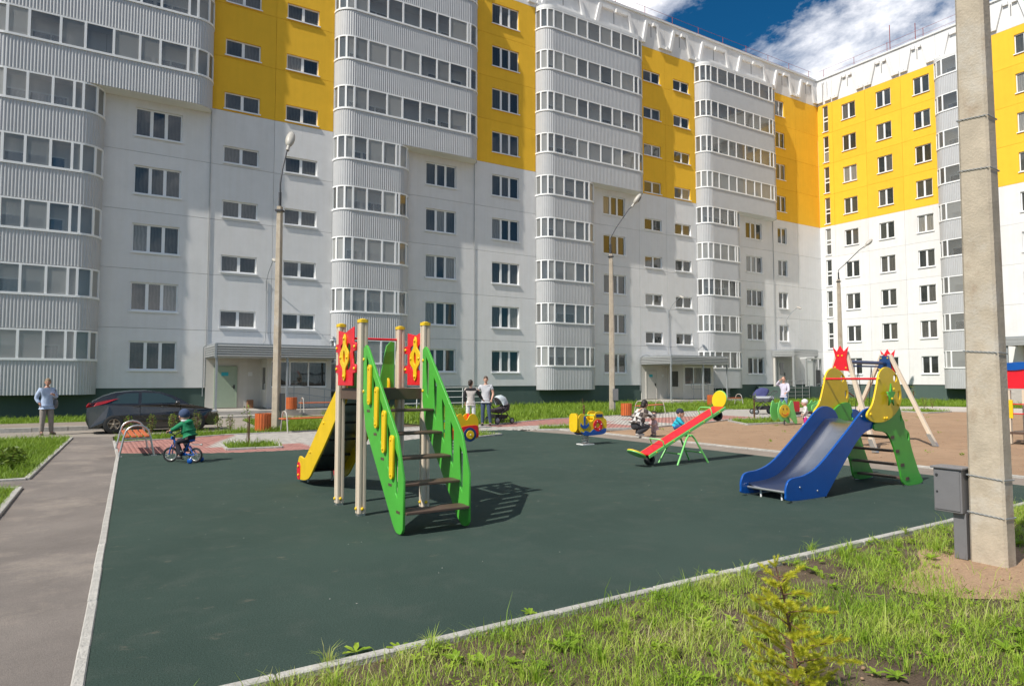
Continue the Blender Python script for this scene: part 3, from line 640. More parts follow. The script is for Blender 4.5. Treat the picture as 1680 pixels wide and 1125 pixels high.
# ---------------------------------------------------------------- entrances
def entrance(x0, label, doorm, long=5.8):
    R = tag(empty('entrance_canopy', (x0, 0, ZB)), label, 'entrance', 'entrance canopies')
    b = MB(); b.box(-.0, long, -3.0, -.05, 3.42, 3.5); b.build('roof', 'greymetal', R)
    b = MB(); b.box(.02, long - .02, -2.98, -.06, 2.86, 2.92); b.build('ceiling', 'lightmetal', R)
    for j in range(5):
        z = 2.88 + j * .108; b = MB()
        pr = [(0.01, 0), (-.04, .03), (-.04, .075), (0.01, .105)]
        b.prism([(-3.0 + q[0], z + q[1]) for q in pr] + [(-2.96, z + .105), (-2.96, z)], .0, long, 'yz')
        b.prism([(0 + q[0], z + q[1]) for q in pr] + [(.04, z + .105), (.04, z)], -2.96, -.05, 'xz')
        b.build('siding_board', 'lightmetal', R)
    b = MB(); b.box(-.03, .06, -3.045, -2.95, 2.8, 3.46); b.build('corner_trim', 'greymetal', R)
    for px in (.03, 3.2, long - .1):
        b = MB(); b.box(px, px + .09, -2.95, -2.86, .1, 2.86); b.build('post', 'greymetal', R)
    b = MB(); b.box(-.1, long + 1.2, -3.3, -.055, -.2, .38); b.build('floor_slab', 'slab', R, bevel=.01)
    b = MB(); b.box(.1, 1.9, -4.2, -3.31, -.2, .2); b.build('step', 'slab', R, bevel=.01)
    # rear wall finish + service door
    b = MB(); b.box(0, 2.6, -.05, -.002, .4, 2.86); b.build('rear_wall', 'vest', R)
    d = MB(); d.box(.45, 1.42, -.10, -.052, .42, 2.44); d.box(.40, .449, -.12, -.052, .42, 2.49); d.box(1.421, 1.47, -.12, -.052, .42, 2.49); d.box(.45, 1.42, -.12, -.052, 2.441, 2.49); d = d.build('door', doorm, R)
    h = MB(); h.box(1.29, 1.36, -.125, -.101, 1.35, 1.55); h.tube([(1.32, -.12, 1.45), (1.32, -.16, 1.45), (1.2, -.16, 1.45)], .012, 6); h.build('handle', 'darkmetal', d)
    h = MB(); h.box(.72, 1.05, -.112, -.101, 2.0, 2.18); h.build('door_sign', 'sign', d)
    for px in (.5, ): 
        h = MB(); h.box(2.0, 2.2, -.075, -.051, 2.0, 2.2); h.build('notice', 'whitemetal', R)
    # vestibule with glazed front and glazed side door
    b = MB()
    b.box(2.6, long, -1.6, -1.5, .4, 1.42); b.box(2.6, long, -1.6, -1.5, 2.74, 2.86); b.box(2.6, 2.78, -1.6, -1.5, 1.42, 2.74); b.box(long - .25, long, -1.6, -1.5, 1.42, 2.74)
    b.box(2.6, 2.7, -1.5, -1.25, .4, 2.86); b.box(2.6, 2.7, -.25, -.051, .4, 2.86); b.box(2.6, 2.7, -1.25, -.25, 2.6, 2.86); b.box(long - .1, long, -1.5, -.05, .4, 2.86); b.build('vestibule', 'vest', R)
    b = MB(); b.box(2.75, long - .15, -.9, -.6, .4, 2.8); b.build('interior', 'joint', R)
    f = empty('window', (0, 0, 0), 0, R); b = MB(); xs = np.linspace(2.78, long - .25, 4)
    for x in xs: b.box(x - .035 + (.035 if x == xs[0] else 0), x + .035, -1.58, -1.5, 1.42, 2.74)
    b.box(2.78, long - .25, -1.585, -1.5, 1.42, 1.49); b.box(2.78, long - .25, -1.585, -1.5, 2.68, 2.74); b.build('frame', 'frame', f)
    for a, c in zip(xs, xs[1:]):
        q = MB(); q.box(a + .035, c - .035, -1.55, -1.54, 1.49, 2.68); q.build('pane', 'pane', f)
    d = MB(); d.box(2.62, 2.68, -1.25, -.25, .42, 1.3); d.box(2.62, 2.68, -1.25, -1.1, 1.3, 2.6); d.box(2.62, 2.68, -.4, -.25, 1.3, 2.6); d.box(2.62, 2.68, -1.1, -.4, 2.42, 2.6); d = d.build('door', 'vest', R)
    q = MB(); q.box(2.64, 2.66, -1.1, -.4, 1.3, 2.42); q.build('pane', 'pane', d)
    q = MB(); q.tube([(2.6, -1.17, 1.2), (2.56, -1.17, 1.2), (2.56, -1.17, 1.6), (2.6, -1.17, 1.6)], .014, 6); q.build('handle', 'whitemetal', d)
    # ramp rail
    rr = empty('ramp_railing', (0, 0, 0), 0, R); b = MB()
    for z in (.75, 1.15): b.tube([(2.9, -2.2, z + .38), (3.9, -2.2, z + .38), (6.9, -2.2, z - .05)], .02, 6)
    b.tube([(2.9, -2.2, 1.13), (2.78, -2.2, 1.25), (2.78, -2.2, 1.42), (2.9, -2.2, 1.53)], .02, 6); b.build('rail', 'greymetal', rr)
    for x in np.linspace(3.0, 6.8, 6):
        q = MB(); q.tube([(x, -2.2, .1), (x, -2.2, 1.53 if x < 3.9 else 1.53 - (x - 3.9) * .143)], .018, 6); q.build('post', 'greymetal', rr)
    # cable looping over the roof
    b = MB(); b.tube([(x, -.25 - .05 * math.sin(x * 3), 3.53 + .05 * math.sin(x * 5)) for x in np.linspace(0, 2.6, 16)] + [(2.75, -.1, 3.75), (2.82, -.04, 4.3), (2.8, -.04, 7.0)], .022, 6)
    b.tube([(0, -.25, 3.53), (-.12, -.1, 3.4), (-.12, -.06, 3.2), (-.12, -.05, 1.0)], .022, 6); b.build('cable', 'greymetal', R)
    return R
E1 = entrance(-50.84, 'entrance canopy with a pale green door beside the dark car', 'door')
E2 = entrance(-21.95, 'entrance canopy with a pale grey door and glazed vestibule right of the middle lamp post', 'doorw')
o = MB(); o.box(-.14, .14, -.14, .14, 0, .42); o.box(-.15, .15, -.02, .02, .36, .425); o = tag(o.build('cardboard_box', 'box', loc=(-48.82, -.55, .26), bevel=.005), 'brown cardboard box standing by the green door on the entrance slab', 'box')
# wall lamps on arms
def wall_lamp(x, z, label):
    R = thing('wall_lamp', label, 'lamp', (x, 0, z + ZB), group='lamps on arms on the facade')
    b = MB(); b.tube([(0, -.03, -.5), (0, -.06, 0), (.05, -.35, .45), (.1, -.85, .85), (.12, -1.0, .95)], .02, 6); b.build('arm', 'greymetal', R)
    b = MB(); b.M = Matrix.Translation((.13, -1.12, 1.0)) @ Matrix.Rotation(.45, 4, 'X'); b.ell((0, -.1, 0), (.11, .24, .075)); b.build('lamp_head', 'lampw', R)
wall_lamp(-48.05, 6.9, 'wall lamp on a curved arm behind the left lamp post'); wall_lamp(-19.1, 6.9, 'wall lamp on a curved arm above the second entrance canopy'); wall_lamp(-5.2, 6.9, 'wall lamp on a thin arm above the corner entrance')
# corner entrance with lift platform, fence and stairs
R = thing('corner_entrance', 'raised corner entrance with grey canopy, pillars and a white lift door', 'entrance', (-7.15, 0, ZB))
b = MB(); b.box(-2.2, 6.0, -3.0, -.06, -.2, 1.25); b.build('platform', 'plinth', R)
b = MB(); b.box(0, 3.15, -2.1, -.05, 4.2, 4.28); b.build('roof', 'greymetal', R)
for j in range(4):
    z = 3.72 + j * .125; b = MB(); b.box(-.02, 3.17, -2.14 - .02 * (j % 2), -2.1, z, z + .11); b.box(-.03 - .02 * (j % 2), 0, -2.1, -.05, z, z + .11); b.build('siding_board', 'lightmetal', R)
for x in (.0, 3.0):
    b = MB(); b.box(x, x + .16, -2.08, -1.9, 1.25, 3.72); b.build('pillar', 'lightmetal', R)
b = MB(); b.box(.05, .2, -.25, -.06, 1.25, 3.72); b.box(.3, 2.9, -.12, -.06, 1.27, 3.65); b.build('door_surround', 'vest', R)
d = MB(); d.box(.5, 1.5, -.16, -.121, 1.27, 3.4); d = d.build('door', 'doorw', R); q = MB(); q.box(.75, 1.25, -.17, -.161, 2.2, 3.2); q.build('pane', 'pane', d); q = MB(); q.box(1.38, 1.43, -.2, -.161, 2.1, 2.4); q.build('handle', 'darkmetal', d)
L_ = empty('lift_shaft', (0, 0, 0), 0, R)
for x in (.62, 1.5, 1.75, 2.55):
    b = MB(); b.box(x, x + .12, -2.75, -2.62, 0, 3.5); b.build('pillar', 'lightmetal', L_)
b = MB(); b.box(.75, 1.49, -2.74, -2.70, 1.3, 3.35); b.build('lift_door', 'whitemetal', L_)
b = MB(); b.box(1.9, 2.5, -2.74, -2.68, 1.5, 2.6); b.build('dark_panel', 'darkmetal', L_)
b = MB(); b.box(.6, 2.7, -2.8, -2.2, 3.5, 3.58); b.build('lift_roof', 'whitemetal', L_)
fr = empty('fence_rail', (0, 0, 0), 0, R); b = MB()
for z in (.55, .85, 1.15, 1.45, 1.75): b.tube([(-2.2, -3.05, z), (.55, -3.05, z)], .018, 5)
b.build('rail', 'lightmetal', fr)
for x in (-2.2, -1.3, -.4, .5):
    b = MB(); b.tube([(x, -3.05, 0), (x, -3.05, 1.78)], .022, 5); b.build('post', 'lightmetal', fr)
sr = empty('stair_railing', (0, 0, 0), 0, R); b = MB()
for k in range(6): b.tube([(2.9, -2.3, 1.6 + k * .14), (5.9, -3.6, .75 + k * .14)], .014, 5)
b.build('rail', 'lightmetal', sr)
for t in np.linspace(0, 1, 6):
    b = MB(); b.tube([(2.9 + 3 * t, -2.3 - 1.3 * t, .2), (2.9 + 3 * t, -2.3 - 1.3 * t, 2.32 - .85 * t)], .02, 5); b.build('post', 'lightmetal', sr)
for k in range(7):
    b = MB(); b.box(2.9 + k * .3, 3.19 + k * .3, -3.9, -3.01, 0, 1.25 - k * .17); b.build('step', 'slab', R)
b = MB(); b.tube([(2.95, -3.95, 1.45), (5.2, -3.95, .4)], .05, 6); b.build('stringer', 'redrail', R)
# right entrance canopy and outside stair
R = thing('entrance_canopy', 'grey entrance canopy behind the concrete pole on the right wing', 'entrance', (0, 0, ZB), -PI / 2, 'entrance canopies')
b = MB(); b.box(15.4, 21.5, -3.3, -1.105, 4.62, 4.7); b.build('roof', 'greymetal', R)
for j in range(4):
    z = 4.1 + j * .13; b = MB(); b.box(15.38, 21.5, -3.34 - .02 * (j % 2), -3.3, z, z + .12); b.box(15.36 - .02 * (j % 2), 15.4, -3.3, -1.105, z, z + .12); b.build('siding_board', 'lightmetal', R)
for x in (15.5, 18.5, 21.3):
    b = MB(); b.box(x, x + .1, -3.2, -3.1, 1.2, 4.1); b.build('post', 'greymetal', R)
b = MB(); b.box(15.4, 21.5, -3.5, -1.105, -.2, 1.2); b.build('floor_slab', 'slab', R)
b = MB(); b.box(15.7, 20.8, -1.16, -1.105, 1.2, 4.1); b.build('rear_wall', 'vest', R)
b = MB(); b.box(16.6, 17.6, -1.22, -1.161, 1.2, 3.3); b.build('door', 'doorw', R)
for k in range(8):
    b = MB(); b.box(15.6, 17.4, -3.8 - k * .3, -3.51 - k * .3, 0, 1.1 - k * .15); b.build('step', 'slab', R)
sr = empty('stair_railing', (0, 0, 0), 0, R)
for x in (15.6, 17.4):
    for dz in (.4, .95):
        b = MB(); b.tube([(x, -3.6, 1.2 + dz), (x, -6.0, dz)], .035, 6); b.build('rail', 'redrail', sr)
    for t in (0, .5, 1):
        b = MB(); b.tube([(x, -3.6 - 2.4 * t, 0), (x, -3.6 - 2.4 * t, 2.15 - 1.2 * t)], .03, 6); b.build('post', 'redrail', sr)
# low white railings before the basement entrance
for n_, (x0, x1) in enumerate(((-41.4, -39.9), (-39.1, -36.6))):
    R = thing('metal_railing', ['short white ramp railing partly hidden by the green ladder', 'white ramp railing behind the standing woman'][n_], 'railing', (x0, -2.6, 0), group='white railings along the plinth')
    b = MB()
    for z in (.1, .4, .72, 1.05, 1.25): b.tube([(0, 0, z), (x1 - x0, 0, z)], .022, 6)
    b.build('rail', 'whitemetal', R)
    for x in np.linspace(0, x1 - x0, 3):
        b = MB(); b.tube([(x, 0, -.1), (x, 0, 1.26)], .028, 6); b.build('post', 'whitemetal', R)
# ---------------------------------------------------------------- climbing tower with ladder and yellow slide
O = (-52.8, -27.65, 0)
T = thing('play_tower', 'climbing tower with green ladder rails, red side boards and a yellow slide', 'play tower', O)
xl, xr, yf, yb = -52.80, -51.93, -28.06, -27.20
for x, y in ((xl, yf), (xl, yb), (xr, yf), (xr, yb)):
    b = MB(O); R4 = []
    prof = [(-.055, -.04), (-.04, -.055), (-.014, -.055), (-.010, -.043), (.010, -.043), (.014, -.055), (.04, -.055), (.055, -.04), (.055, -.014), (.043, -.01), (.043, .01), (.055, .014), (.055, .04), (.04, .055), (.014, .055), (.01, .043), (-.01, .043), (-.014, .055), (-.04, .055), (-.055, .04), (-.055, .014), (-.043, .01), (-.043, -.01), (-.055, -.014)]
    b.prism([(x + p, y + q) for p, q in prof], .03, 2.42, 'xy'); p = b.build('post', 'cream', T)
    b = MB(O); b.prism([(x + p * 1.12, y + q * 1.12) for p, q in rrect(-.055, .055, -.055, .055, .03)], 2.42, 2.46, 'xy'); b.ell((x, y, 2.46), (.05, .05, .014), 10, 6); b.build('post_cap', 'pyellow', p)
    b = MB(O); b.box(x - .045, x + .045, y - .045, y + .045, 0, .03); b.build('post_foot', 'galv', p)
    b = MB(O); b.ell((x, y - .062, .09), (.022, .018, .022), 8, 5); b.ell((x - .062, y, .09), (.018, .022, .022), 8, 5); b.build('bolt', 'pyellow', p)
b = MB(O); b.box(xl + .03, xr - .03, yf + .03, yb - .03, 1.50, 1.53); b.build('deck_board', 'brown', T)
for q in ((xl - .02, xl + .02, yf + .06, yb - .06), (xr - .02, xr + .02, yf + .06, yb - .06), (xl + .06, xr - .06, yf - .02, yf + .02), (xl + .06, xr - .06, yb - .02, yb + .02)):
    b = MB(O); b.box(*q, 1.44, 1.585); b.build('deck_skirt', 'brown', T, bevel=.004)
# ladder side rails
def rail_outline(y0):
    return crom([(y0 - .02, 2.09), (y0 - .10, 2.13), (y0 - .18, 2.08)], 3, False) + [(y0 - 1.13, 1.07), (y0 - 1.31, .62)] + crom([(y0 - 1.31, .08), (y0 - 1.25, .015), (y0 - 1.12, .015), (y0 - 1.02, .09)], 3, False) + [(y0 - .12, 1.1), (y0 - .02, 1.42)]
slots = lambda y0: [[(y0 - .13 - k * .238, 2.00 - k * .268), (y0 - .135 - k * .238, 1.52 - k * .268), (y0 - .20 - k * .238, 1.45 - k * .268), (y0 - .215 - k * .238, 1.90 - k * .268)] for k in range(5)]
y0 = -28.12
for x, far in ((xl, 0), (xr - .06, 1)):
    r = plate('side_rail', [rail_outline(y0)] + slots(y0), .03, 'pgreen', T, 'yz', x, O)
    if not far:
        for k in range(4):
            yy = y0 - .30 - k * .245; z1 = 1.88 - k * .268; z0 = z1 - .49
            plate('hand_bar', [rrect(yy - .05, yy + .05, z0, z1, .045)], .03, 'pyellow', r, 'yz', x - .035, O)
            bolts('bolt', [(x - .055, yy, z0 + .05), (x - .055, yy, z1 - .05)], 0, r, O, 'pyellow', .014)
    b = MB(O)
    for k in range(5):
        yy = y0 - .22 - k * .24; b.box(x - .018, x - .014, yy - .05, yy + .05, 1.30 - k * .268, 1.33 - k * .268)
    b.build('step_tenon', 'brown', r); bolts('bolt', [(x - .016, y0 - .04, 1.95), (x - .016, y0 - .04, 1.55)], 0, r, O)
for k in range(5):
    yc = y0 - .25 - k * .24; z = 1.33 - k * .268
    b = MB(O); b.box(xl + .016, xr - .076, yc - .13, yc + .11, z - .03, z); b.build('step', 'brown', T, bevel=.006)
# red boards with yellow ornament on both sides
def redboard(x, sg, m='pred'):
    cy = (yf + yb) / 2; a, c = yf + .13, yb - .13; z0, z1 = 1.62, 2.36
    ol = [(a, z0), (c, z0 + .0), (c, z0 + .16), (c + .10, z0 + .17), (c + .10, z0 + .27), (c, z0 + .28), (c, z1 - .30), (c + .10, z1 - .29), (c + .10, z1 - .19), (c, z1 - .18), (c, z1), (cy + .06, z1 - .04), (cy, z1 - .045), (cy - .06, z1 - .03), (a, z1 + .015), (a, z1 - .18), (a - .10, z1 - .19), (a - .10, z1 - .29), (a, z1 - .3), (a, z0 + .28), (a - .10, z0 + .27), (a - .10, z0 + .17), (a, z0 + .16)]
    h1 = crom([(cy - .07, z1 - .2), (cy - .20, z1 - .22), (cy - .17, z1 - .35), (cy - .2, z0 + .26), (cy - .07, z0 + .2), (cy - .05, z1 - .4)], 4); h2 = [(2 * cy - p, q) for p, q in h1]
    r = plate('side_board', [ol, h1, h2], .022, m, T, 'yz', x, O)
    orn = crom([(cy, 2.30), (cy + .05, 2.24), (cy + .06, 2.14), (cy + .16, 2.06), (cy + .17, 1.99), (cy + .16, 1.92), (cy + .06, 1.84), (cy + .05, 1.74), (cy, 1.68), (cy - .05, 1.74), (cy - .06, 1.84), (cy - .16, 1.92), (cy - .17, 1.99), (cy - .16, 2.06), (cy - .06, 2.14), (cy - .05, 2.24)], 3)
    plate('ornament', [orn, circ(cy, 1.99, .04, 12, .09)], .02, 'pyellow', r, 'yz', x - .022, O)
    bolts('bolt', [(x - .036, cy, 2.24), (x - .036, cy, 1.74), (x - .036, cy + .13, 1.99), (x - .036, cy - .13, 1.99)] + [(x - .014, yy, zz) for yy in (a - .06, c + .06) for zz in (z0 + .22, z1 - .24)], 0, r, O)
redboard(xl - .07, 1); redboard(xr + .07, 1)
b = MB(O); b.tube([(xl, yb, 2.27), (xr, yb, 2.27)], .017, 8); b.build('cross_bar', 'pred', T)
# slide portal boards
pl_ = lambda s: [(xl + .06 if s > 0 else xr - .06, 1.58)] 
por = [(xr - .065, 1.55), (xr - .065, 2.24), (xr - .12, 2.25), (xr - .19, 2.18), (xr - .30, 1.62), (xr - .30, 1.55)]
plate('slide_portal', [por], .025, 'pgreen', T, 'xz', yb + .06, O)
plate('slide_portal', [[(xl + xr - p, q) for p, q in por[::-1]]], .025, 'pgreen', T, 'xz', yb + .06, O)
# slide towards the back
side = [(yb + .02, 1.70), (yb + .22, 1.74), (yb + .40, 1.58), (-26.0, 1.02), (-25.25, .47), (-25.05, .42), (-24.86, .43), (-24.76, .30), (-24.78, .09), (-24.95, .05), (-25.4, .12), (-25.75, .36), (-26.3, .76), (yb + .25, 1.28), (yb + .02, 1.40)]
for x in (xl + .09, xr - .16):
    r = plate('slide_side', [crom(side, 3)], .03, 'pyellow', T, 'yz', x, O)
    plate('slide_tip', [rrect(-24.93, -24.74, .04, .33, .07)], .045, 'pred', r, 'yz', x, O); bolts('bolt', [(x - .03, -24.83, .26), (x - .03, -24.85, .12), (x - .02, -25.5, .55), (x - .02, -26.2, 1.05)], 0, r, O)
b = MB(O); pf = crom([(yb + .0, 1.55), (yb + .25, 1.50), (-26.1, .92), (-25.4, .36), (-25.1, .22), (-24.8, .17)], 5, False)
b.add([(x, y, z) for x in (xl + .105, xr - .175) for y, z in pf] + [(x, y, z - .012) for x in (xl + .105, xr - .175) for y, z in pf], [(i, i + 1, len(pf) + i + 1, len(pf) + i) for i in range(len(pf) - 1)] + [(2 * len(pf) + i, 3 * len(pf) + i, 3 * len(pf) + i + 1, 2 * len(pf) + i + 1) for i in range(len(pf) - 1)], True)
b.build('slide_chute', 'steel', T)
for k in range(5):
    t = k / 4; y = yb + .3 + t * 1.75; z = 1.36 - t * 1.14; b = MB(O); b.box(xl + .105, xr - .175, y - .02, y + .02, z - .03, z + .0); b.build('chute_rib', 'black', T)
for x in (xl + .2, xr - .27):
    b = MB(O); b.tube([(x, -24.95, 0), (x, -24.95, .17)], .018, 6); b.build('slide_foot', 'galv', T)

# ---------------------------------------------------------------- low blue slide
O = (-45.8, -29.95, 0)
T = thing('blue_slide', 'blue slide with yellow and green sides and a green star at the right', 'slide', O)
YN, YF = -30.40, -29.65
blue = crom([(-47.52, .03), (-47.60, .12), (-47.58, .25), (-47.48, .33), (-47.17, .36), (-46.81, .49), (-46.15, .92), (-45.66, 1.24), (-45.30, 1.22), (-45.15, 1.02), (-45.42, .95), (-45.70, .88), (-45.94, .72), (-46.35, .35), (-46.66, .05), (-46.75, .02)], 4)
green = crom([(-45.46, .93), (-45.35, 1.10), (-45.05, 1.28), (-44.76, 1.30), (-44.66, 1.10), (-44.60, 1.02), (-44.57, .92), (-44.46, .84), (-44.44, .70), (-44.36, .50), (-44.20, .20), (-44.11, .02), (-44.64, .02), (-44.78, .30), (-44.93, .64), (-45.12, .86)], 4)
yel = crom([(-45.70, 1.18), (-45.55, 1.32), (-45.43, 1.58), (-45.34, 1.80), (-45.18, 1.89), (-44.98, 1.86), (-44.80, 1.72), (-44.72, 1.45), (-44.78, 1.28), (-44.95, 1.14), (-45.20, 1.05), (-45.48, 1.04), (-45.66, 1.09)], 5)
for y, s in ((YN, -1), (YF, 1)):
    r1 = plate('side_board', [blue], .032, 'pblue', T, 'xz', y, O)
    r2 = plate('ladder_board', [green, circ(-44.70, 1.08, .025, 10, .06), circ(-44.50, .78, .025, 10, .06)], .03, 'pgreen', T, 'xz', y - s * .002 + s * .034, O)
    r3 = plate('top_board', [yel, circ(-44.90, 1.72, .05, 12, .06), circ(-44.80, 1.45, .035, 12, .07)], .03, 'pyellow', T, 'xz', y + s * .068, O)
    bolts('bolt', [(-45.62, y + s * .088, 1.17), (-45.24, y + s * .088, 1.10), (-45.17, y + s * .088, 1.10), (-44.84, y + s * .088, 1.30), (-45.37, y + s * .088, 1.71)], 1, r3, O)
    bolts('bolt', [(-47.3, y + s * .02, .2), (-46.9, y + s * .02, .12), (-45.75, y + s * .02, 1.14)], 1, r1, O, 'galv', .014)
    for k in range(4):
        b = MB(O); xx = -44.97 + k * .135; zz = .79 - k * .225; b.box(xx - .05, xx + .05, y + s * .048, y + s * .054, zz - .025, zz + .025); b.build('rung_tenon', 'brown', r2)
    if s < 0:
        st = [(math.cos(PI / 2 + i * PI / 5) * (.17 if i % 2 == 0 else .07) * .75 - 45.13, math.sin(PI / 2 + i * PI / 5) * (.19 if i % 2 == 0 else .08) + 1.45) for i in range(10)]
        r = plate('star', [st], .025, 'pgreen', T, 'xz', y - .135, O); bolts('bolt', [(-45.13, y - .152, 1.40), (-45.07, y - .152, 1.55)], 1, r, O)
        b = MB(O); b.tube([(-45.13, y - .12, 1.45), (-45.13, y - .08, 1.45)], .02, 6); b.build('spacer', 'galv', r)
    b = MB(O); b.box(-47.45, -46.72, y - .012, y + .012, 0, .03); b.build('base_strip', 'galv', T); b = MB(O); b.box(-44.62, -44.13, y + s * .03 - .012, y + s * .03 + .012, 0, .03); b.build('base_strip', 'galv', T)
pf = crom([(-45.15, 1.0), (-45.45, 1.0), (-45.62, .94), (-46.1, .60), (-46.6, .27), (-46.95, .15), (-47.45, .12)], 6, False); n = len(pf)
b = MB(O); nc = 6; vs = []
for i in range(nc + 1):
    yy = YN + .017 + (YF - YN - .034) * i / nc; vs += [(x, yy, z + .05 * (2 * i / nc - 1) ** 4) for x, z in pf]
b.add(vs, [(i * n + j, i * n + j + 1, (i + 1) * n + j + 1, (i + 1) * n + j) for i in range(nc) for j in range(n - 1)], True)
o = b.build('slide_chute', 'steel', T); sm = o.modifiers.new('solid', 'SOLIDIFY'); sm.thickness = .012
b = MB(O); b.tube([(-47.46, YN + .02, .125), (-47.46, YF - .02, .125)], .018, 8); b.build('lip', 'galv', T)
for y in (YN + .2, YF - .2):
    b = MB(O); b.tube([(-47.40, y, 0), (-47.40, y, .12)], .015, 6); b.build('foot', 'whitemetal', T)
for k in range(4):
    b = MB(O); xx = -44.97 + k * .135; zz = .79 - k * .225; b.box(xx - .07, xx + .07, YN + .0, YF - .0, zz - .018, zz + .018); b.build('rung', 'brown', T, bevel=.01)
b = MB(O); b.box(-45.2, -44.85, YN + .02, YF - .02, .98, 1.01); b.build('platform', 'brown', T)
b = MB(O); b.tube([(-45.37, YN - .05, 1.71), (-45.37, YF + .05, 1.71)], .018, 8); b.build('cross_bar', 'pred', T)
plate('moon_handle', [crom([(-44.68, 1.18), (-44.52, 1.17), (-44.45, 1.06), (-44.55, .98), (-44.66, 1.0)], 4)], .03, 'pblue', T, 'xz', YF + .03, O)

# ---------------------------------------------------------------- swing
O = (-38.7, -26.5, 0)
T = thing('swing', 'wooden A-frame swing with red crowns on the brown sand', 'swing', O)
AY, AZ_ = -26.45, 2.28
for x, m2, AY in ((-40.08, 'pred', -26.62), (-37.32, 'pbluem', -26.17)):
    for yfoot in (-27.38, 2 * AY + 27.38):
        d = Vector((x, AY, AZ_)) - Vector((x, yfoot, 0)); b = MB(O); s = 1 if yfoot < AY else -1
        prof = [(yfoot - .05, .0), (yfoot + .05, .0), (AY + .05 - s * .1, AZ_ + .1), (AY - .05 - s * .1, AZ_ + .1)]
        b.prism(prof, x - .045, x + .045, 'yz'); lg = b.build('leg', 'cream', T, bevel=.008)
        b = MB(O); e = lambda t: yfoot + (AY - yfoot) * t / 2.3
        b.prism([(e(0) - .056, .0), (e(0) + .056, 0), (e(.3) + .056, .3), (e(.3) - .056, .3)], x - .051, x + .051, 'yz'); b.build('foot_plate', 'galv', lg)
    # crown board (outer) and plate (inner)
    cw = [(AY - .21, 1.90), (AY + .22, 1.95), (AY + .12, 2.22), (AY + .19, 2.5), (AY + .09, 2.38), (AY + .0, 2.53), (AY - .09, 2.38), (AY - .21, 2.5), (AY - .15, 2.22)]
    if m2 == 'pred':
        r = plate('crown_board', [cw], .025, 'pred', T, 'yz', x - .075, O); bolts('bolt', [(x - .09, AY + .14, 2.0), (x - .09, AY - .14, 1.98), (x - .09, AY + .05, 2.28), (x - .09, AY - .05, 2.28)], 0, r, O)
        plate('crown_board', [[(AY - .2, 1.92), (AY + .2, 1.92), (AY + .1, 2.34), (AY - .1, 2.34)]], .025, 'pbluem', T, 'yz', x + .075, O)
    else:
        plate('crown_board', [cw], .025, 'pred', T, 'yz', x + .075, O)
        r = plate('crown_board', [[(AY - .2, 1.92), (AY + .2, 1.92), (AY + .12, 2.34), (AY - .12, 2.34)]], .025, 'pbluem', T, 'yz', x - .075, O); bolts('bolt', [(x - .09, AY + .09, 2.28), (x - .09, AY - .09, 2.28), (x - .09, AY + .15, 1.98)], 0, r, O)
AY = -26.4; b = MB(O); b.tube([(-40.1, -26.62, 2.14), (-37.3, -26.17, 2.14)], .05, 8); b.build('cross_beam', 'pbluem', T, bevel=.01)
b = MB(O); b.box(-39.3, -38.1, AY - .03, AY + .03, 2.02, 2.06); b.build('hanger_plate', 'pbluem', T)
sw = empty('swing_seat', (0, 0, 0), 0, T); b = MB(O)
for x in (-39.05, -38.45):
    for dy in (-.12, .12): b.tube([(x, AY, 2.03), (x, AY + dy, .62)], .009, 5)
b.build('chain', 'darkmetal', sw)
b = MB(O); b.box(-39.07, -38.43, AY - .13, AY + .13, .58, .62); b.box(-39.07, -39.03, AY - .13, AY + .13, .62, .85); b.box(-38.47, -38.43, AY - .13, AY + .13, .62, .85); b.build('seat', 'black', sw)

# ---------------------------------------------------------------- seesaw
O = (-45.3, -26.4, 0)
T = thing('seesaw', 'red and green seesaw with yellow discs, its near end down on a tyre', 'seesaw', O)
p0, p1 = Vector((-46.45, -26.4, .20)), Vector((-44.28, -26.4, 1.08)); d = (p1 - p0).normalized(); nrm = Vector((-d.z, 0, d.x))
RM = Matrix(((d.x, 0, nrm.x, p0.x), (0, 1, 0, p0.y), (d.z, 0, nrm.z, p0.z), (0, 0, 0, 1))); LL = (p1 - p0).length
b = MB(O); b.M = RM; b.box(0, LL, -.15, .15, .02, .05); b.build('board', 'pred', T, bevel=.004)
for s in (-1, 1):
    b = MB(O); b.M = RM; b.box(-.02, LL + .02, s * .165 - .012, s * .165 + .012, -.02, .04); b.build('edge_rail', 'lime', T, bevel=.004)
    bolts('bolt', [RM @ Vector((LL * t, s * .178, .01)) for t in (.08, .3, .5, .7, .92)], 1, T, O, 'pyellow', .016)
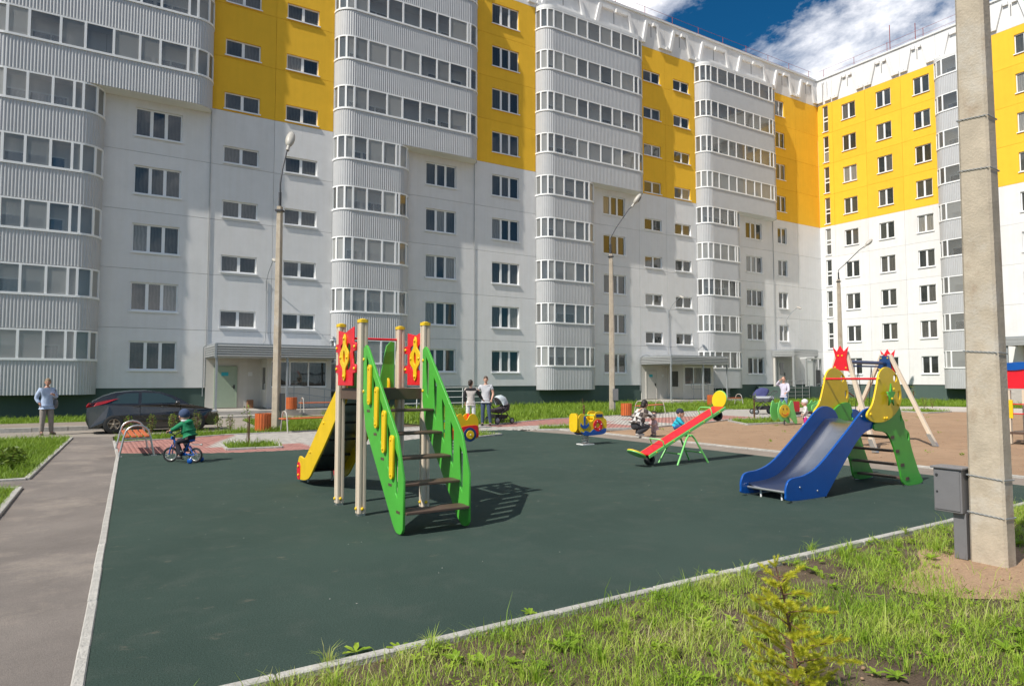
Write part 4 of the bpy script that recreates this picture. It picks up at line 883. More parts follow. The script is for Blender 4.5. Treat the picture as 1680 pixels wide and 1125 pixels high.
for e, (x, rot) in enumerate(((-.02, .9), (LL + .02, -.1))):
    b = MB(O); c = RM @ Vector((x, 0, .12)); ang = math.atan2(d.z, d.x)
    tilt = ang + (PI / 2 + .35 if e == 0 else PI / 2 - .15)
    # disc standing across the board end
    b.M = Matrix.Translation(RM @ Vector((x + (-.14 if e == 0 else .06), 0, .14 if e == 0 else .17))) @ Matrix.Rotation((-1.12 if e == 0 else .12) , 4, 'Y')
    b.lathe([(.0, -.012), (.185, -.012), (.192, 0), (.185, .012), (0, .012)], 32, axis='x', smooth=False); dd = b.build('seat_back_disc', 'pyellow', T)
    b = MB(O); b.M = Matrix.Translation(RM @ Vector((x + (-.147 if e == 0 else .079), 0, .122 if e == 0 else .17))) @ Matrix.Rotation((-1.12 if e == 0 else .12), 4, 'Y')
    b.lathe([(.0, -.008), (.194, -.008), (.194, .008), (0, .008)], 32, axis='x', smooth=False); b.build('disc_backing', 'lime', dd)
    b = MB(O); tx = .10 if e == 0 else LL - .10
    b.M = RM @ Matrix.Translation((tx, 0, -.12)); b.lathe([(.05, -.05), (.10, -.055), (.115, 0), (.10, .055), (.05, .05)], 18, axis='y'); b.build('tyre', 'black', T)
    b = MB(O); hx = .42 if e == 0 else LL - .42; b.M = RM
    b.tube([(hx, -.17, .03), (hx, -.175, .14), (hx + (.04 if e else -.04), -.13, .19), (hx + (.04 if e else -.04), .13, .19), (hx, .175, .14), (hx, .17, .03)], .013, 8); b.build('handle', 'lime', T)
mid = (p0 + p1) / 2
for s in (-1, 1):
    b = MB(O); a = mid.x
    b.tube([(a - .44, -26.4 + s * .26, 0), (a - .12, -26.4 + s * .2, .50), (a - .05, -26.4 + s * .19, .57), (a + .05, -26.4 + s * .19, .57), (a + .12, -26.4 + s * .2, .50), (a + .44, -26.4 + s * .26, 0)], .020, 8); b.build('stand_frame', 'lime', T)
b = MB(O); b.tube([(mid.x, -26.62, .56), (mid.x, -26.18, .56)], .022, 8); b.tube([(mid.x + .3, -26.63, .21), (mid.x + .3, -26.17, .21)], .015, 8); b.tube([(mid.x - .3, -26.63, .21), (mid.x - .3, -26.17, .21)], .015, 8); b.build('stand_axle', 'lime', T)

# ---------------------------------------------------------------- spring rockers
def spring(parent, x, y, O, h=.30, r=.09):
    b = MB(O); b.box(x - .19, x + .19, y - .14, y + .14, 0, .025); b.build('base_plate', 'whitemetal', parent)
    b = MB(O); n = 60; b.tube([(x + r * math.cos(i / n * 8 * PI), y + r * math.sin(i / n * 8 * PI), .035 + (h - .05) * i / n) for i in range(n + 1)], .015, 6); b.build('spring', 'galv', parent)
O = (-44.53, -22.27, 0)
T = thing('spring_rocker', 'yellow boat spring rocker with blue anchor and red lifebuoy', 'spring rocker', O); y = -22.27
spring(T, -44.65, y, O)
hull = crom([(-45.02, .50), (-45.01, .68), (-44.93, .80), (-44.80, .80), (-44.70, .66), (-44.60, .60), (-44.50, .66), (-44.42, .84), (-44.20, .85), (-44.15, .70), (-44.06, .62), (-44.06, .42), (-44.14, .32), (-44.35, .29), (-44.8, .30), (-44.95, .36)], 4)
wave = crom([(-44.92, .36), (-44.84, .33), (-44.76, .37), (-44.62, .33), (-44.5, .40), (-44.36, .34), (-44.2, .40), (-44.08, .40), (-44.14, .28), (-44.4, .25), (-44.8, .25)], 4)
for s in (-1, 1):
    r = plate('side_board', [hull], .022, 'pyellow', T, 'xz', y + s * .15, O)
    plate('wave_board', [wave], .018, 'pblue', r, 'xz', y + s * .172, O)
    plate('lifebuoy', [circ(-44.36, .50, .155), circ(-44.36, .50, .07, 14)], .02, 'pred', r, 'xz', y + s * .173, O)
    bolts('bolt', [(-44.36 + .11 * math.cos(a), y + s * .19, .5 + .11 * math.sin(a)) for a in (.3, 1.9, 3.5, 5.1)], 1, r, O, 'whitemetal', .013)
    anch = crom([(-44.80, .76), (-44.77, .70), (-44.775, .52), (-44.70, .54), (-44.68, .58), (-44.66, .50), (-44.72, .45), (-44.80, .42), (-44.88, .45), (-44.94, .50), (-44.92, .58), (-44.90, .54), (-44.825, .52), (-44.83, .70)], 3)
    plate('anchor', [anch], .014, 'pblue', r, 'xz', y + s * .172, O)
    b = MB(O); b.box(-44.42, -44.2, y + s * .163, y + s * .169, .71, .79); b.build('window_mark', 'pbluem', r)
back_ = [(q, z) for q, z in rrect(-45.28, -45.0, .34, .84, .12)]
b = MB(O); b.box(-44.86, -44.5, y - .138, y + .138, .50, .53); b.build('seat', 'pyellow', T)
plate('seat_back', [rrect(y - .17, y + .17, .34, .82, .12)], .02, 'pyellow', T, 'yz', -45.04, O)
plate('cabin_front', [rrect(y - .12, y + .12, .35, .80, .05)], .02, 'pyellow', T, 'yz', -44.40, O)
b = MB(O); b.tube([(-44.5, y - .17, .76), (-44.5, y + .17, .76)], .014, 6); b.build('handle', 'lime', T)
O = (-48.35, -22.25, 0); y = -22.25
T = thing('spring_rocker', 'red and yellow car spring rocker with blue wheels behind the green ladder', 'spring rocker', O)
spring(T, -48.45, y, O)
carb = crom([(-49.10, .36), (-49.12, .60), (-49.0, .66), (-48.72, .68), (-48.60, .74), (-48.48, .88), (-48.38, .90), (-48.30, .78), (-48.24, .76), (-48.17, .86), (-48.05, .90), (-47.95, .78), (-47.93, .62), (-47.93, .36), (-48.1, .32), (-48.9, .32)], 3)
redp = crom([(-49.08, .36), (-49.08, .50), (-48.7, .54), (-48.5, .52), (-48.38, .60), (-48.15, .63), (-47.97, .62), (-47.95, .50), (-47.95, .36), (-48.2, .33), (-48.9, .33)], 3)
for s in (-1, 1):
    r = plate('side_board', [carb], .022, 'pyellow', T, 'xz', y + s * .14, O); plate('lower_board', [redp], .018, 'pred', r, 'xz', y + s * .162, O)
    for wx in (-48.18, -48.92):
        wl = plate('wheel', [circ(wx, .42, .165, 26)], .02, 'pbluem', T, 'xz', y + s * .185, O); plate('hub', [circ(wx, .42, .10, 20)], .02, 'pyellow', wl, 'xz', y + s * .202, O); bolts('bolt', [(wx, y + s * .22, .42)], 1, wl, O, 'whitemetal', .016)
plate('seat_back', [crom([(y - .13, .50), (y - .13, .84), (y - .07, .90), (y, .82), (y + .07, .90), (y + .13, .84), (y + .13, .50)], 3)], .02, 'pred', T, 'yz', -48.08, O)
b = MB(O); b.box(-48.6, -48.1, y - .128, y + .128, .50, .53); b.build('seat', 'pred', T)
b = MB(O); b.tube([(-48.75, y - .16, .74), (-48.75, y + .16, .74)], .014, 6); b.build('handle', 'pblue', T)
# caterpillar / dragon rocker on the sand
O = (-32.6, -20.1, 0); y = -20.1
T = thing('spring_rocker', 'green dragon bench rocker with a round yellow smiling face on the sand', 'spring rocker', O)
for s in (-1, 1):
    hd = crom([(-33.9, .20), (-34.0, .50), (-33.95, .72), (-33.85, .92), (-33.70, .80), (-33.55, .84), (-33.35, .72), (-33.2, .90), (-33.08, .86), (-33.02, .60), (-32.9, .30), (-32.85, .06), (-33.0, .04), (-33.2, .22), (-33.45, .30), (-33.7, .15)], 3)
    tl = crom([(-31.9, .45), (-31.9, .70), (-31.6, .76), (-31.45, .90), (-31.35, .80), (-31.15, .86), (-31.08, .60), (-31.2, .35), (-31.25, .06), (-31.42, .06), (-31.5, .35)], 3)
    r = plate('head_board', [hd], .025, 'lime', T, 'xz', y + s * .16, O); plate('tail_board', [tl], .025, 'lime', T, 'xz', y + s * .16, O)
    f = plate('face', [circ(-33.62, .52, .30, 28, .24)], .02, 'pyellow', r, 'xz', y + s * .186, O)
    b = MB(O)
    for ex in (-33.72, -33.50): b.ell((ex, y + s * .20, .60), (.025, .008, .045), 8, 5)
    b.build('eye', 'black', f)
    b = MB(O); b.tube([(-33.62 + .19 * math.cos(a), y + s * .20, .50 + .13 * math.sin(a)) for a in np.linspace(PI * 1.1, PI * 1.9, 9)], .010, 5); b.build('smile', 'pred', f)
b = MB(O); b.box(-33.2, -31.5, y - .145, y + .145, .42, .46); b.build('seat', 'brown', T)
plate('backrest', [rrect(-32.95, -32.45, .47, .86, .05)], .02, 'pred', T, 'xz', y + .0, O)
b = MB(O); b.box(-33.3, -31.4, y - .05, y + .05, .36, .41); b.tube([(-33.4, y, .38), (-33.4, y, 0)], .03, 6); b.tube([(-31.7, y, .38), (-31.7, y, 0)], .03, 6); b.build('base_frame', 'darkmetal', T)
# play equipment behind the concrete pole
O = (-34.5, -28.6, 0)
T = thing('play_tower', 'red and blue fronted play tower just showing behind the concrete pole', 'play tower', O)
for x, yy in ((-34.95, -28.1), (-34.0, -28.1), (-34.95, -29.1), (-34.0, -29.1)):
    b = MB(O); b.box(x - .045, x + .045, yy - .045, yy + .045, 0, 1.42 if yy > -28.5 else 2.1); b.build('post', 'cream', T)
cy = lambda t: (-28.0 - 1.2 * t)
plate('front_board', [rrect(-29.3, -28.0, 1.46, 2.02, .05)], .03, 'pred', T, 'yz', -35.02, O)
plate('blue_valance', [crom([(-28.0, 1.97), (-28.3, 1.94), (-28.65, 1.98), (-29.0, 1.94), (-29.3, 1.97), (-29.3, 2.12), (-28.65, 2.16), (-28.0, 2.12)], 4)], .03, 'pblue', T, 'yz', -35.055, O)
b = MB(O)
for z in (.80, 1.05): b.tube([(-34.98, -28.05, z), (-34.98, -29.1, z)], .016, 6)
b.build('rail', 'pred', T)
b = MB(O); b.box(-35.0, -34.96, -28.2, -28.1, .68, 1.16); b.build('end_board', 'pyellow', T)
b = MB(O); b.box(-35.0, -33.9, -29.1, -28.05, .26, .32); b.build('platform', 'brown', T)

# ---------------------------------------------------------------- foreground pole and meter box
T = thing('concrete_pole', 'thick weathered concrete pole with wire bands in the right foreground', 'pole', (-48.55, -33.30, 0))
b = MB(); zs = [-.3, .0, 2, 4, 6, 9]; vs = []; ny, nx = .155, .10
for z in zs:
    k = 1 - .035 * max(z, 0) / 1; sx, sy = nx * (1 - .022 * max(z, 0)), ny * (1 - .040 * max(z, 0)); c = .022
    vs += [(p, q, z) for p, q in ((-sx, -sy + c), (-sx + c, -sy), (sx - c, -sy), (sx, -sy + c), (sx, sy - c), (sx - c, sy), (-sx + c, sy), (-sx, sy - c))]
b.add(vs, [(i * 8 + j, i * 8 + (j + 1) % 8, (i + 1) * 8 + (j + 1) % 8, (i + 1) * 8 + j) for i in range(len(zs) - 1) for j in range(8)]); b.build('shaft', 'concrete', T)
for z in (.445, .79, 1.96, 3.70, 4.20):
    b = MB(); sx, sy = nx * (1 - .022 * z) + .006, ny * (1 - .040 * z) + .006; L0 = [(-sx, -sy, z - .012), (sx, -sy, z - .02), (sx, sy, z), (-sx, sy, z + .012), (-sx, -sy, z - .012)]; P2 = []
    for (a, c) in zip(L0, L0[1:]):
        for i in range(24):
            t = i / 24; P2.append((a[0] + (c[0] - a[0]) * t, a[1] + (c[1] - a[1]) * t, a[2] + (c[2] - a[2]) * t))
    for ph in (0, PI):
        b.tube([(x + .004 * math.cos(i * 1.1 + ph) * (1 if abs(abs(x) - sx) < 1e-3 else 0), y_ + .0, z_ + .005 * math.sin(i * 1.1 + ph)) for i, (x, y_, z_) in enumerate(P2)], .0028, 5)
    b.build('wire_band', 'greymetal', T)
T = thing('meter_box', 'grey steel meter box on a stand against the concrete pole', 'meter box', (-48.62, -33.0, 0))
b = MB(); b.box(-.09, .09, -.125, .125, .43, .84); bx_ = b.build('box', 'boxgrey', T, bevel=.006)
b = MB(); b.box(-.115, .11, -.145, .145, .842, .862); b.build('lid', 'boxgrey', T, bevel=.006)
b = MB(); b.box(-.098, -.09, -.11, .115, .45, .825); d_ = b.build('door', 'boxgrey', T, bevel=.002)
b = MB(); b.tube([(-.108, .09, .78), (-.098, .09, .78)], .012, 8); b.tube([(-.108, .09, .62), (-.098, .09, .62)], .008, 8); b.build('lock', 'darkmetal', d_)
b = MB(); b.box(-.04, .06, -.13, -.02, 0, .43); b.box(-.045, -.04, -.135, -.125, 0, .43); b.build('stand', 'boxgrey', T)

# ---------------------------------------------------------------- lamp posts
def lamp_post(x, y, hp, arm, head, label, box=True, yaw=0):
    T = thing('lamp_post', label, 'lamp post', (x, y, 0), yaw, 'street lamp posts along the pavement')
    b = MB(); c = .02; vs = []; zs = [-.2, 0, hp * .5, hp]
    for z in zs:
        t = max(z, 0) / hp; sx, sy = .13 - .045 * t, .11 - .03 * t
        vs += [(p, q, z) for p, q in ((-sx, -sy + c), (-sx + c, -sy), (sx - c, -sy), (sx, -sy + c), (sx, sy - c), (sx - c, sy), (-sx + c, sy), (-sx, sy - c))]
    b.add(vs, [(i * 8 + j, i * 8 + (j + 1) % 8, (i + 1) * 8 + (j + 1) % 8, (i + 1) * 8 + j) for i in range(3) for j in range(8)] + [tuple(range(24, 32))]); b.build('shaft', 'concrete', T)
    b = MB(); b.tube([(0, 0, hp - .7), (0, 0, hp + .5)], .05, 8); b.tube([(.06, 0, hp - .5), (.1, 0, hp), (.03, 0, hp + .2)], .015, 5); b.box(-.13, .13, -.12, .12, hp - .18, hp - .12); b.build('bracket', 'darkmetal', T)
    b = MB(); b.tube([(0, 0, hp + .3), (0, 0, hp + arm[0] * .6), (arm[1] * .25, 0, hp + arm[0]), (arm[1] * .8, 0, hp + arm[0] + arm[2] * .8), (arm[1], 0, hp + arm[0] + arm[2])], .028, 6); b.build('arm', 'darkmetal', T)
    b = MB(); e = Vector((arm[1], 0, hp + arm[0] + arm[2])); a = math.atan2(arm[2], arm[1] * .7)
    b.M = Matrix.Translation(e) @ Matrix.Rotation(-a, 4, 'Y'); b.tube([(-.1, 0, 0), (.12, 0, 0)], .06, 8); b.ell((.42, 0, .0), (.36, .17, .13), 12, 8); hd = b.build('lamp_head', 'lampw', T)
    b = MB(); b.M = Matrix.Translation(e) @ Matrix.Rotation(-a, 4, 'Y'); b.ell((.46, 0, -.04), (.26, .14, .12), 12, 8); b.build('diffuser', 'pane', hd)
    b = MB(); b.box(.02, .30, -.18, .02, .62, 1.22); b.box(.08, .16, -.12, -.04, 0, .62); 
    b.build('switch_box', 'boxgrey', T); b = MB(); b.tube([(.13, -.06, 1.2), (.13, -.06, 4.2), (.10, -.02, hp - .4)], .022, 6); b.build('conduit', 'lampw', T)
lamp_post(-50.26, -12.4, 7.7, (1.35, .55, .9), 0, 'tall lamp post at the left, its head against the yellow wall', yaw=.9)
lamp_post(-32.6, -9.25, 8.3, (1.4, 1.2, 1.2), 0, 'tall lamp post in the middle with a long slanted arm', yaw=-.5)
lamp_post(-10.7, -8.3, 8.8, (1.1, 2.0, 1.3), 0, 'lamp post before the corner of the white wings', yaw=-.5)

# ---------------------------------------------------------------- bins and benches
def bin_(x, y, z, s, label):
    T = thing('litter_bin', label, 'litter bin', (x, y, z), group='orange slatted litter bins')
    n = 18; me = MB(); me.box(-.035, .035, -.012, .012, .05, .60); me = me.mesh('slat'); me.materials.append(M['orange'])
    for i in range(n):
        a = 2 * PI * i / n; o = inst('slat', me, T, (.24 * math.cos(a), .24 * math.sin(a), 0), a + PI / 2)
    b = MB(); b.lathe([(0, .06), (.215, .06), (.215, .57), (.20, .57), (.20, .1), (0, .1)], 20); b.build('liner', 'darkmetal', T)
    b = MB(); b.lathe([(0, 0), (.22, 0), (.22, .05), (0, .05)], 20); b.build('base', 'slab', T); T.scale = (s, s, s)
bin_(-50.87, -13.3, 0, 1, 'orange slatted litter bin beside the left lamp post')
bin_(-47.56, -3.68, .26, 1, 'orange slatted litter bin under the left entrance canopy')
bin_(-34.6, -12.6, 0, 1.0, 'orange slatted litter bin behind the crouching person')
bin_(-22.9, -7.36, .05, 1.15, 'orange slatted litter bin behind the yellow seesaw disc')
def bench(x, y, z, length, rz, label, wd=.52, s=1):
    """arched tube ends, slats run along local x"""
    T = thing('bench', label, 'bench', (x, y, z), rz, 'orange slatted park benches')
    for e in (0, length):
        b = MB(); pts = [(e, -wd / 2 - .06, 0), (e, -wd / 2 + .02, .42)] + [(e, -math.cos(a) * (wd / 2 - .04), .48 + .20 * math.sin(a)) for a in np.linspace(0, PI, 9)] + [(e, wd / 2 - .02, .42), (e, wd / 2 + .06, 0)]
        b.tube(pts, .022, 8); b.box(e - .05, e + .05, -wd / 2 - .12, -wd / 2, 0, .012); b.box(e - .05, e + .05, wd / 2, wd / 2 + .12, 0, .012); b.build('arched_end', 'galv' if s else 'lampw', T)
    me = MB(); me.box(-.12, length + .12, -.045, .045, 0, .04); me = me.mesh('slat'); me.materials.append(M['orange'])
    for j in range(4):
        o = inst('slat', me, T, (0, -wd / 2 + .09 + j * (wd - .18) / 3, .42)); bv = o.modifiers.new('bevel', 'BEVEL'); bv.width = .01; bv.segments = 1
    b = MB()
    for e in (.02, length - .02): b.box(e - .02, e + .02, -wd / 2, wd / 2, .375, .418)
    b.build('cross_bar', 'galv', T); T.scale = (1, 1, 1.0)
bench(-54.78, -19.1, 0, 1.95, PI / 2, 'orange slatted bench seen end on at the edge of the rubber surface', .56)
bench(-50.35, -13.95, 0, 1.9, .12, 'orange slatted bench beside the left litter bin', .5, 0)
bench(-47.3, -4.6, .18, 1.9, 0, 'orange slatted bench farthest left, by the entrance ramp', .5, 0)
bench(-33.3, -12.1, 0, 2.3, .38, 'orange slatted bench behind the crouching person', .5, 0)
bench(-23.1, -7.9, .1, 2.4, .12, 'orange slatted bench behind the seesaw disc', .5, 0)
# ---------------------------------------------------------------- tree beds
def bed(poly, label_kind=None):
    b = MB(); n = len(poly)
    sheet('planting_bed', poly, .012, 'lawn'); kerbs(poly + [poly[0]], .07, .05, .8, name='bed_kerb')
    return poly
bed1 = P_([(-52.65, -17.6), (-52.55, -16.0), (-51.2, -16.3), (-51.3, -17.7)])
bed2 = P_([(-46.4, -17.4), (-45.9, -17.95), (-44.2, -17.3), (-44.5, -15.8), (-45.5, -16.2)])
bed3 = P_([(-42.0, -16.2), (-40.6, -16.9), (-39.6, -15.6), (-41.0, -14.9)])
bed4 = P_([(-33.2, -18.2), (-30.5, -18.4), (-29.2, -16.5), (-31.9, -16.2)])
bed5 = P_([(-17.2, -17.2), (-14.5, -17.2), (-13.6, -15.3), (-16.3, -15.2)])
for p in (bed1, bed2, bed3, bed4, bed5): bed(p)
# ---------------------------------------------------------------- parked car
def car(x, y, label):
    T = thing('parked_car', label, 'car', (x, y, 0)); S = .89
    T.scale = (S, S, S)
    # local: rear at x=0, nose at x=4.34, near side y=0, far side y=1.80
    W = 1.78
    def arch(cx, r=.345, n=12): return [(cx - r * math.cos(PI * i / n) * 1.0, .30 + r * math.sin(PI * i / n)) for i in range(n + 1)]
    low = [(.12, .22), (.38, .20)] + arch(.86)[0:] + [(1.30, .18), (3.02, .18)] + arch(3.50) + [(4.0, .20), (4.28, .24), (4.34, .36), (4.33, .52), (4.27, .66), (4.05, .80), (3.7, .90), (3.3, .98), (3.05, 1.02), (2.6, 1.0), (1.6, .99), (.7, 1.0), (.10, 1.03), (.04, .92), (.02, .70), (.0, .50), (.05, .34)]
    n = len(low); b = MB(); rows = [(0.10, .0), (.03, .5), (0, 1)]
    def ins(px): # plan taper of the side
        e = 0
        if px < .7: e = .16 * ((.7 - px) / .7) ** 2
        if px > 3.5: e = .26 * ((px - 3.5) / .84) ** 2
        return e
    ys = [(.04, .0), (.0, .03)]
    sec = []
    def tum(z): return .05 * max(0, (z - .75) / .3) + .04 * max(0, (.35 - z) / .2)
    vs = [(p, ins(p) + tum(q), q) for p, q in low] + [(p, W - ins(p) - tum(q), q) for p, q in low]
    # side skins as a grid from sill to belt so they shade smoothly
    b.add(vs, [(i, (i + 1) % n, n + (i + 1) % n, n + i) for i in range(n)], True)
    b.add(vs[:n], [tuple(range(n))[::-1]]); b.add(vs[n:], [tuple(range(n))])
    o = b.build('body', 'carpaint', T, bevel=.05, seg=3)
    # greenhouse
    roof = [(.10, 1.00), (.16, 1.10), (.50, 1.31), (.90, 1.445), (1.4, 1.50), (1.9, 1.505), (2.35, 1.45), (2.75, 1.31), (3.08, 1.13), (3.30, .97), (3.0, .96), (1, .96)]
    def inw(z): return .07 + .24 * max(0, (z - 1.0) / .49)
    g = MB(); m = len(roof)
    vs = [(p, inw(q), q) for p, q in roof] + [(p, W - inw(q), q) for p, q in roof]
    g.add(vs, [(i, (i + 1) % m, m + (i + 1) % m, m + i) for i in range(m)], True); g.add(vs[:m], [tuple(range(m))[::-1]]); g.add(vs[m:], [tuple(range(m))])
    g.build('roof', 'carpaint', T, bevel=.035, seg=3)
    def glass(name, poly, e=.004):
        for s in (0, 1):
            q = MB(); pts = [(p, (inw(z) - e) if s == 0 else W - inw(z) + e, z) for p, z in poly]
            q.add(pts, [tuple(range(len(pts)))] if s else [tuple(range(len(pts)))[::-1]]); q.build(name, 'carglass', T)
    glass('side_window', [(.78, 1.06), (1.60, 1.045), (1.62, 1.425), (1.22, 1.41), (.95, 1.32)])
    glass('side_window', [(1.70, 1.045), (2.92, 1.055), (2.66, 1.25), (2.28, 1.405), (1.72, 1.43)])
    q = MB(); q.add([(2.36, inw(1.40) + .09, 1.44), (2.36, W - inw(1.40) - .09, 1.44), (3.26, W - .17, 1.012), (3.26, .17, 1.012)], [(0, 1, 2, 3)]); q.build('windscreen', 'carglass', T)
    q = MB(); q.add([(.19, .2, 1.135), (.19, W - .2, 1.135), (.80, W - .34, 1.425), (.80, .34, 1.425)], [(0, 3, 2, 1)]); q.build('rear_window', 'carglass', T)
    for s in (0, 1):
        yy = lambda z, px: (inw(z) - .006 if z > 1.0 else tum(z) + ins(px) - .006)
        poly = [(.02, .93), (.26, .98), (.60, 1.09), (.92, 1.215), (.66, 1.17), (.34, 1.10), (.08, 1.03)]
        q = MB(); pts = [(p, yy(max(z, .9), p) if s == 0 else W - yy(max(z, .9), p), z) for p, z in poly]; q.add([(a, c + (.02 if s == 0 else -.02), d) for a, c, d in pts] + [(a, c - (.03 if s == 0 else -.03), d) for a, c, d in pts], [tuple(range(7)), tuple(range(7, 14))[::-1]] + [(i, (i + 1) % 7, 7 + (i + 1) % 7, 7 + i) for i in range(7)]); q.build('tail_light', 'tail', T, bevel=.01)
        q = MB(); q.ell((4.10, .20 if s == 0 else W - .20, .70), (.20, .09, .075), 12, 7); q.build('headlight', 'headl', T)
        q = MB(); q.ell((2.86, -.09 if s == 0 else W + .09, 1.06), (.09, .10, .075), 10, 7); q.build('mirror', 'carpaint', T)
    for cx in (.86, 3.50):
        for s in (0, 1):
            yc = .10 if s == 0 else W - .10
            w_ = MB(); w_.lathe([(.20, -.09), (.31, -.10), (.338, -.07), (.343, 0), (.338, .07), (.31, .10), (.20, .09), (.20, -.09)], 28, (cx, yc, .343), 'y'); w_ = w_.build('wheel', 'black', T)
            r = MB(); sy = -1 if s == 0 else 1; r.lathe([(.21, .05 * sy), (.205, .085 * sy), (.18, .085 * sy), (.175, .02 * sy), (.0, .02 * sy)], 24, (cx, yc, .32), 'y')
            r.ell((cx, yc + sy * .07, .32), (.05, .02, .05), 10, 5)
            for k in range(5):
                a = 2 * PI * k / 5 + .3; c_, s_ = math.cos(a), math.sin(a)
                r.add([(cx + c_ * u - s_ * v, yc + sy * d, .32 + s_ * u + c_ * v) for u, v, d in ((.03, -.035, .075), (.03, .035, .075), (.19, .022, .082), (.19, -.022, .082), (.03, -.04, .03), (.03, .04, .03), (.19, .03, .03), (.19, -.03, .03))], [(0, 1, 2, 3), (0, 4, 5, 1), (1, 5, 6, 2), (3, 2, 6, 7), (0, 3, 7, 4)])
            r.build('rim', 'alloy', w_)
            k = MB(); k.lathe([(.36, -.02), (.0, -.02)], 20, (cx, .34 if s == 0 else W - .34, .32), 'y'); k.lathe([(.345, -.26 if s == 0 else .26), (.345, 0)], 20, (cx, .34 if s == 0 else W - .34, .32), 'y'); k.build('wheel_arch', 'black', T)
    for px in (1.45, 2.35):
        q = MB(); q.tube([(px, .035, .92), (px + .02, .0, .92), (px + .18, .0, .93), (px + .2, .035, .93)], .014, 6); q.build('door_handle', 'carpaint', T)
    for xx in (1.66, 2.98):
        q = MB(); q.box(xx, xx + .012, .006, .03, .26, .98); q.build('door_gap', 'black', T)
    q = MB(); q.box(1.30, 3.0, -.018, .01, .44, .50); q.build('side_moulding', 'black', T, bevel=.006)
    q = MB(); q.box(1.25, 3.05, .06, .1, .12, .25); q.box(.1, 4.2, .3, 1.5, .18, .25); q.build('underbody', 'black', T)
    return T
car(-55.78, -11.62, 'dusty black hatchback car parked by the left entrance')

# ---------------------------------------------------------------- people
def skin_verts(nodes, edges, root, levels=2):
    names = list(nodes); me = D.meshes.new('tmp'); me.from_pydata([nodes[k][0] for k in names], [(names.index(a), names.index(b)) for a, b in edges], [])
    ob = D.objects.new('tmp', me); COL.objects.link(ob); ob.modifiers.new('s', 'SKIN'); sd = ob.modifiers.new('d', 'SUBSURF'); sd.levels = levels; sd.render_levels = levels
    if not me.skin_vertices: me.attributes.new('skin', 'FLOAT', 'POINT')
    sv = me.skin_vertices[0].data
    for i, k in enumerate(names):
        r = nodes[k][1]; sv[i].radius = (r, r) if not isinstance(r, tuple) else r; sv[i].use_root = (k == root)
    bpy.context.view_layer.update()
    e = ob.evaluated_get(bpy.context.evaluated_depsgraph_get()).to_mesh(); V = [tuple(v.co) for v in e.vertices]; F = [tuple(p.vertices) for p in e.polygons]
    D.objects.remove(ob); D.meshes.remove(me); return V, F
def mix(a, b, t): return tuple(a[i] + (b[i] - a[i]) * t for i in range(3))
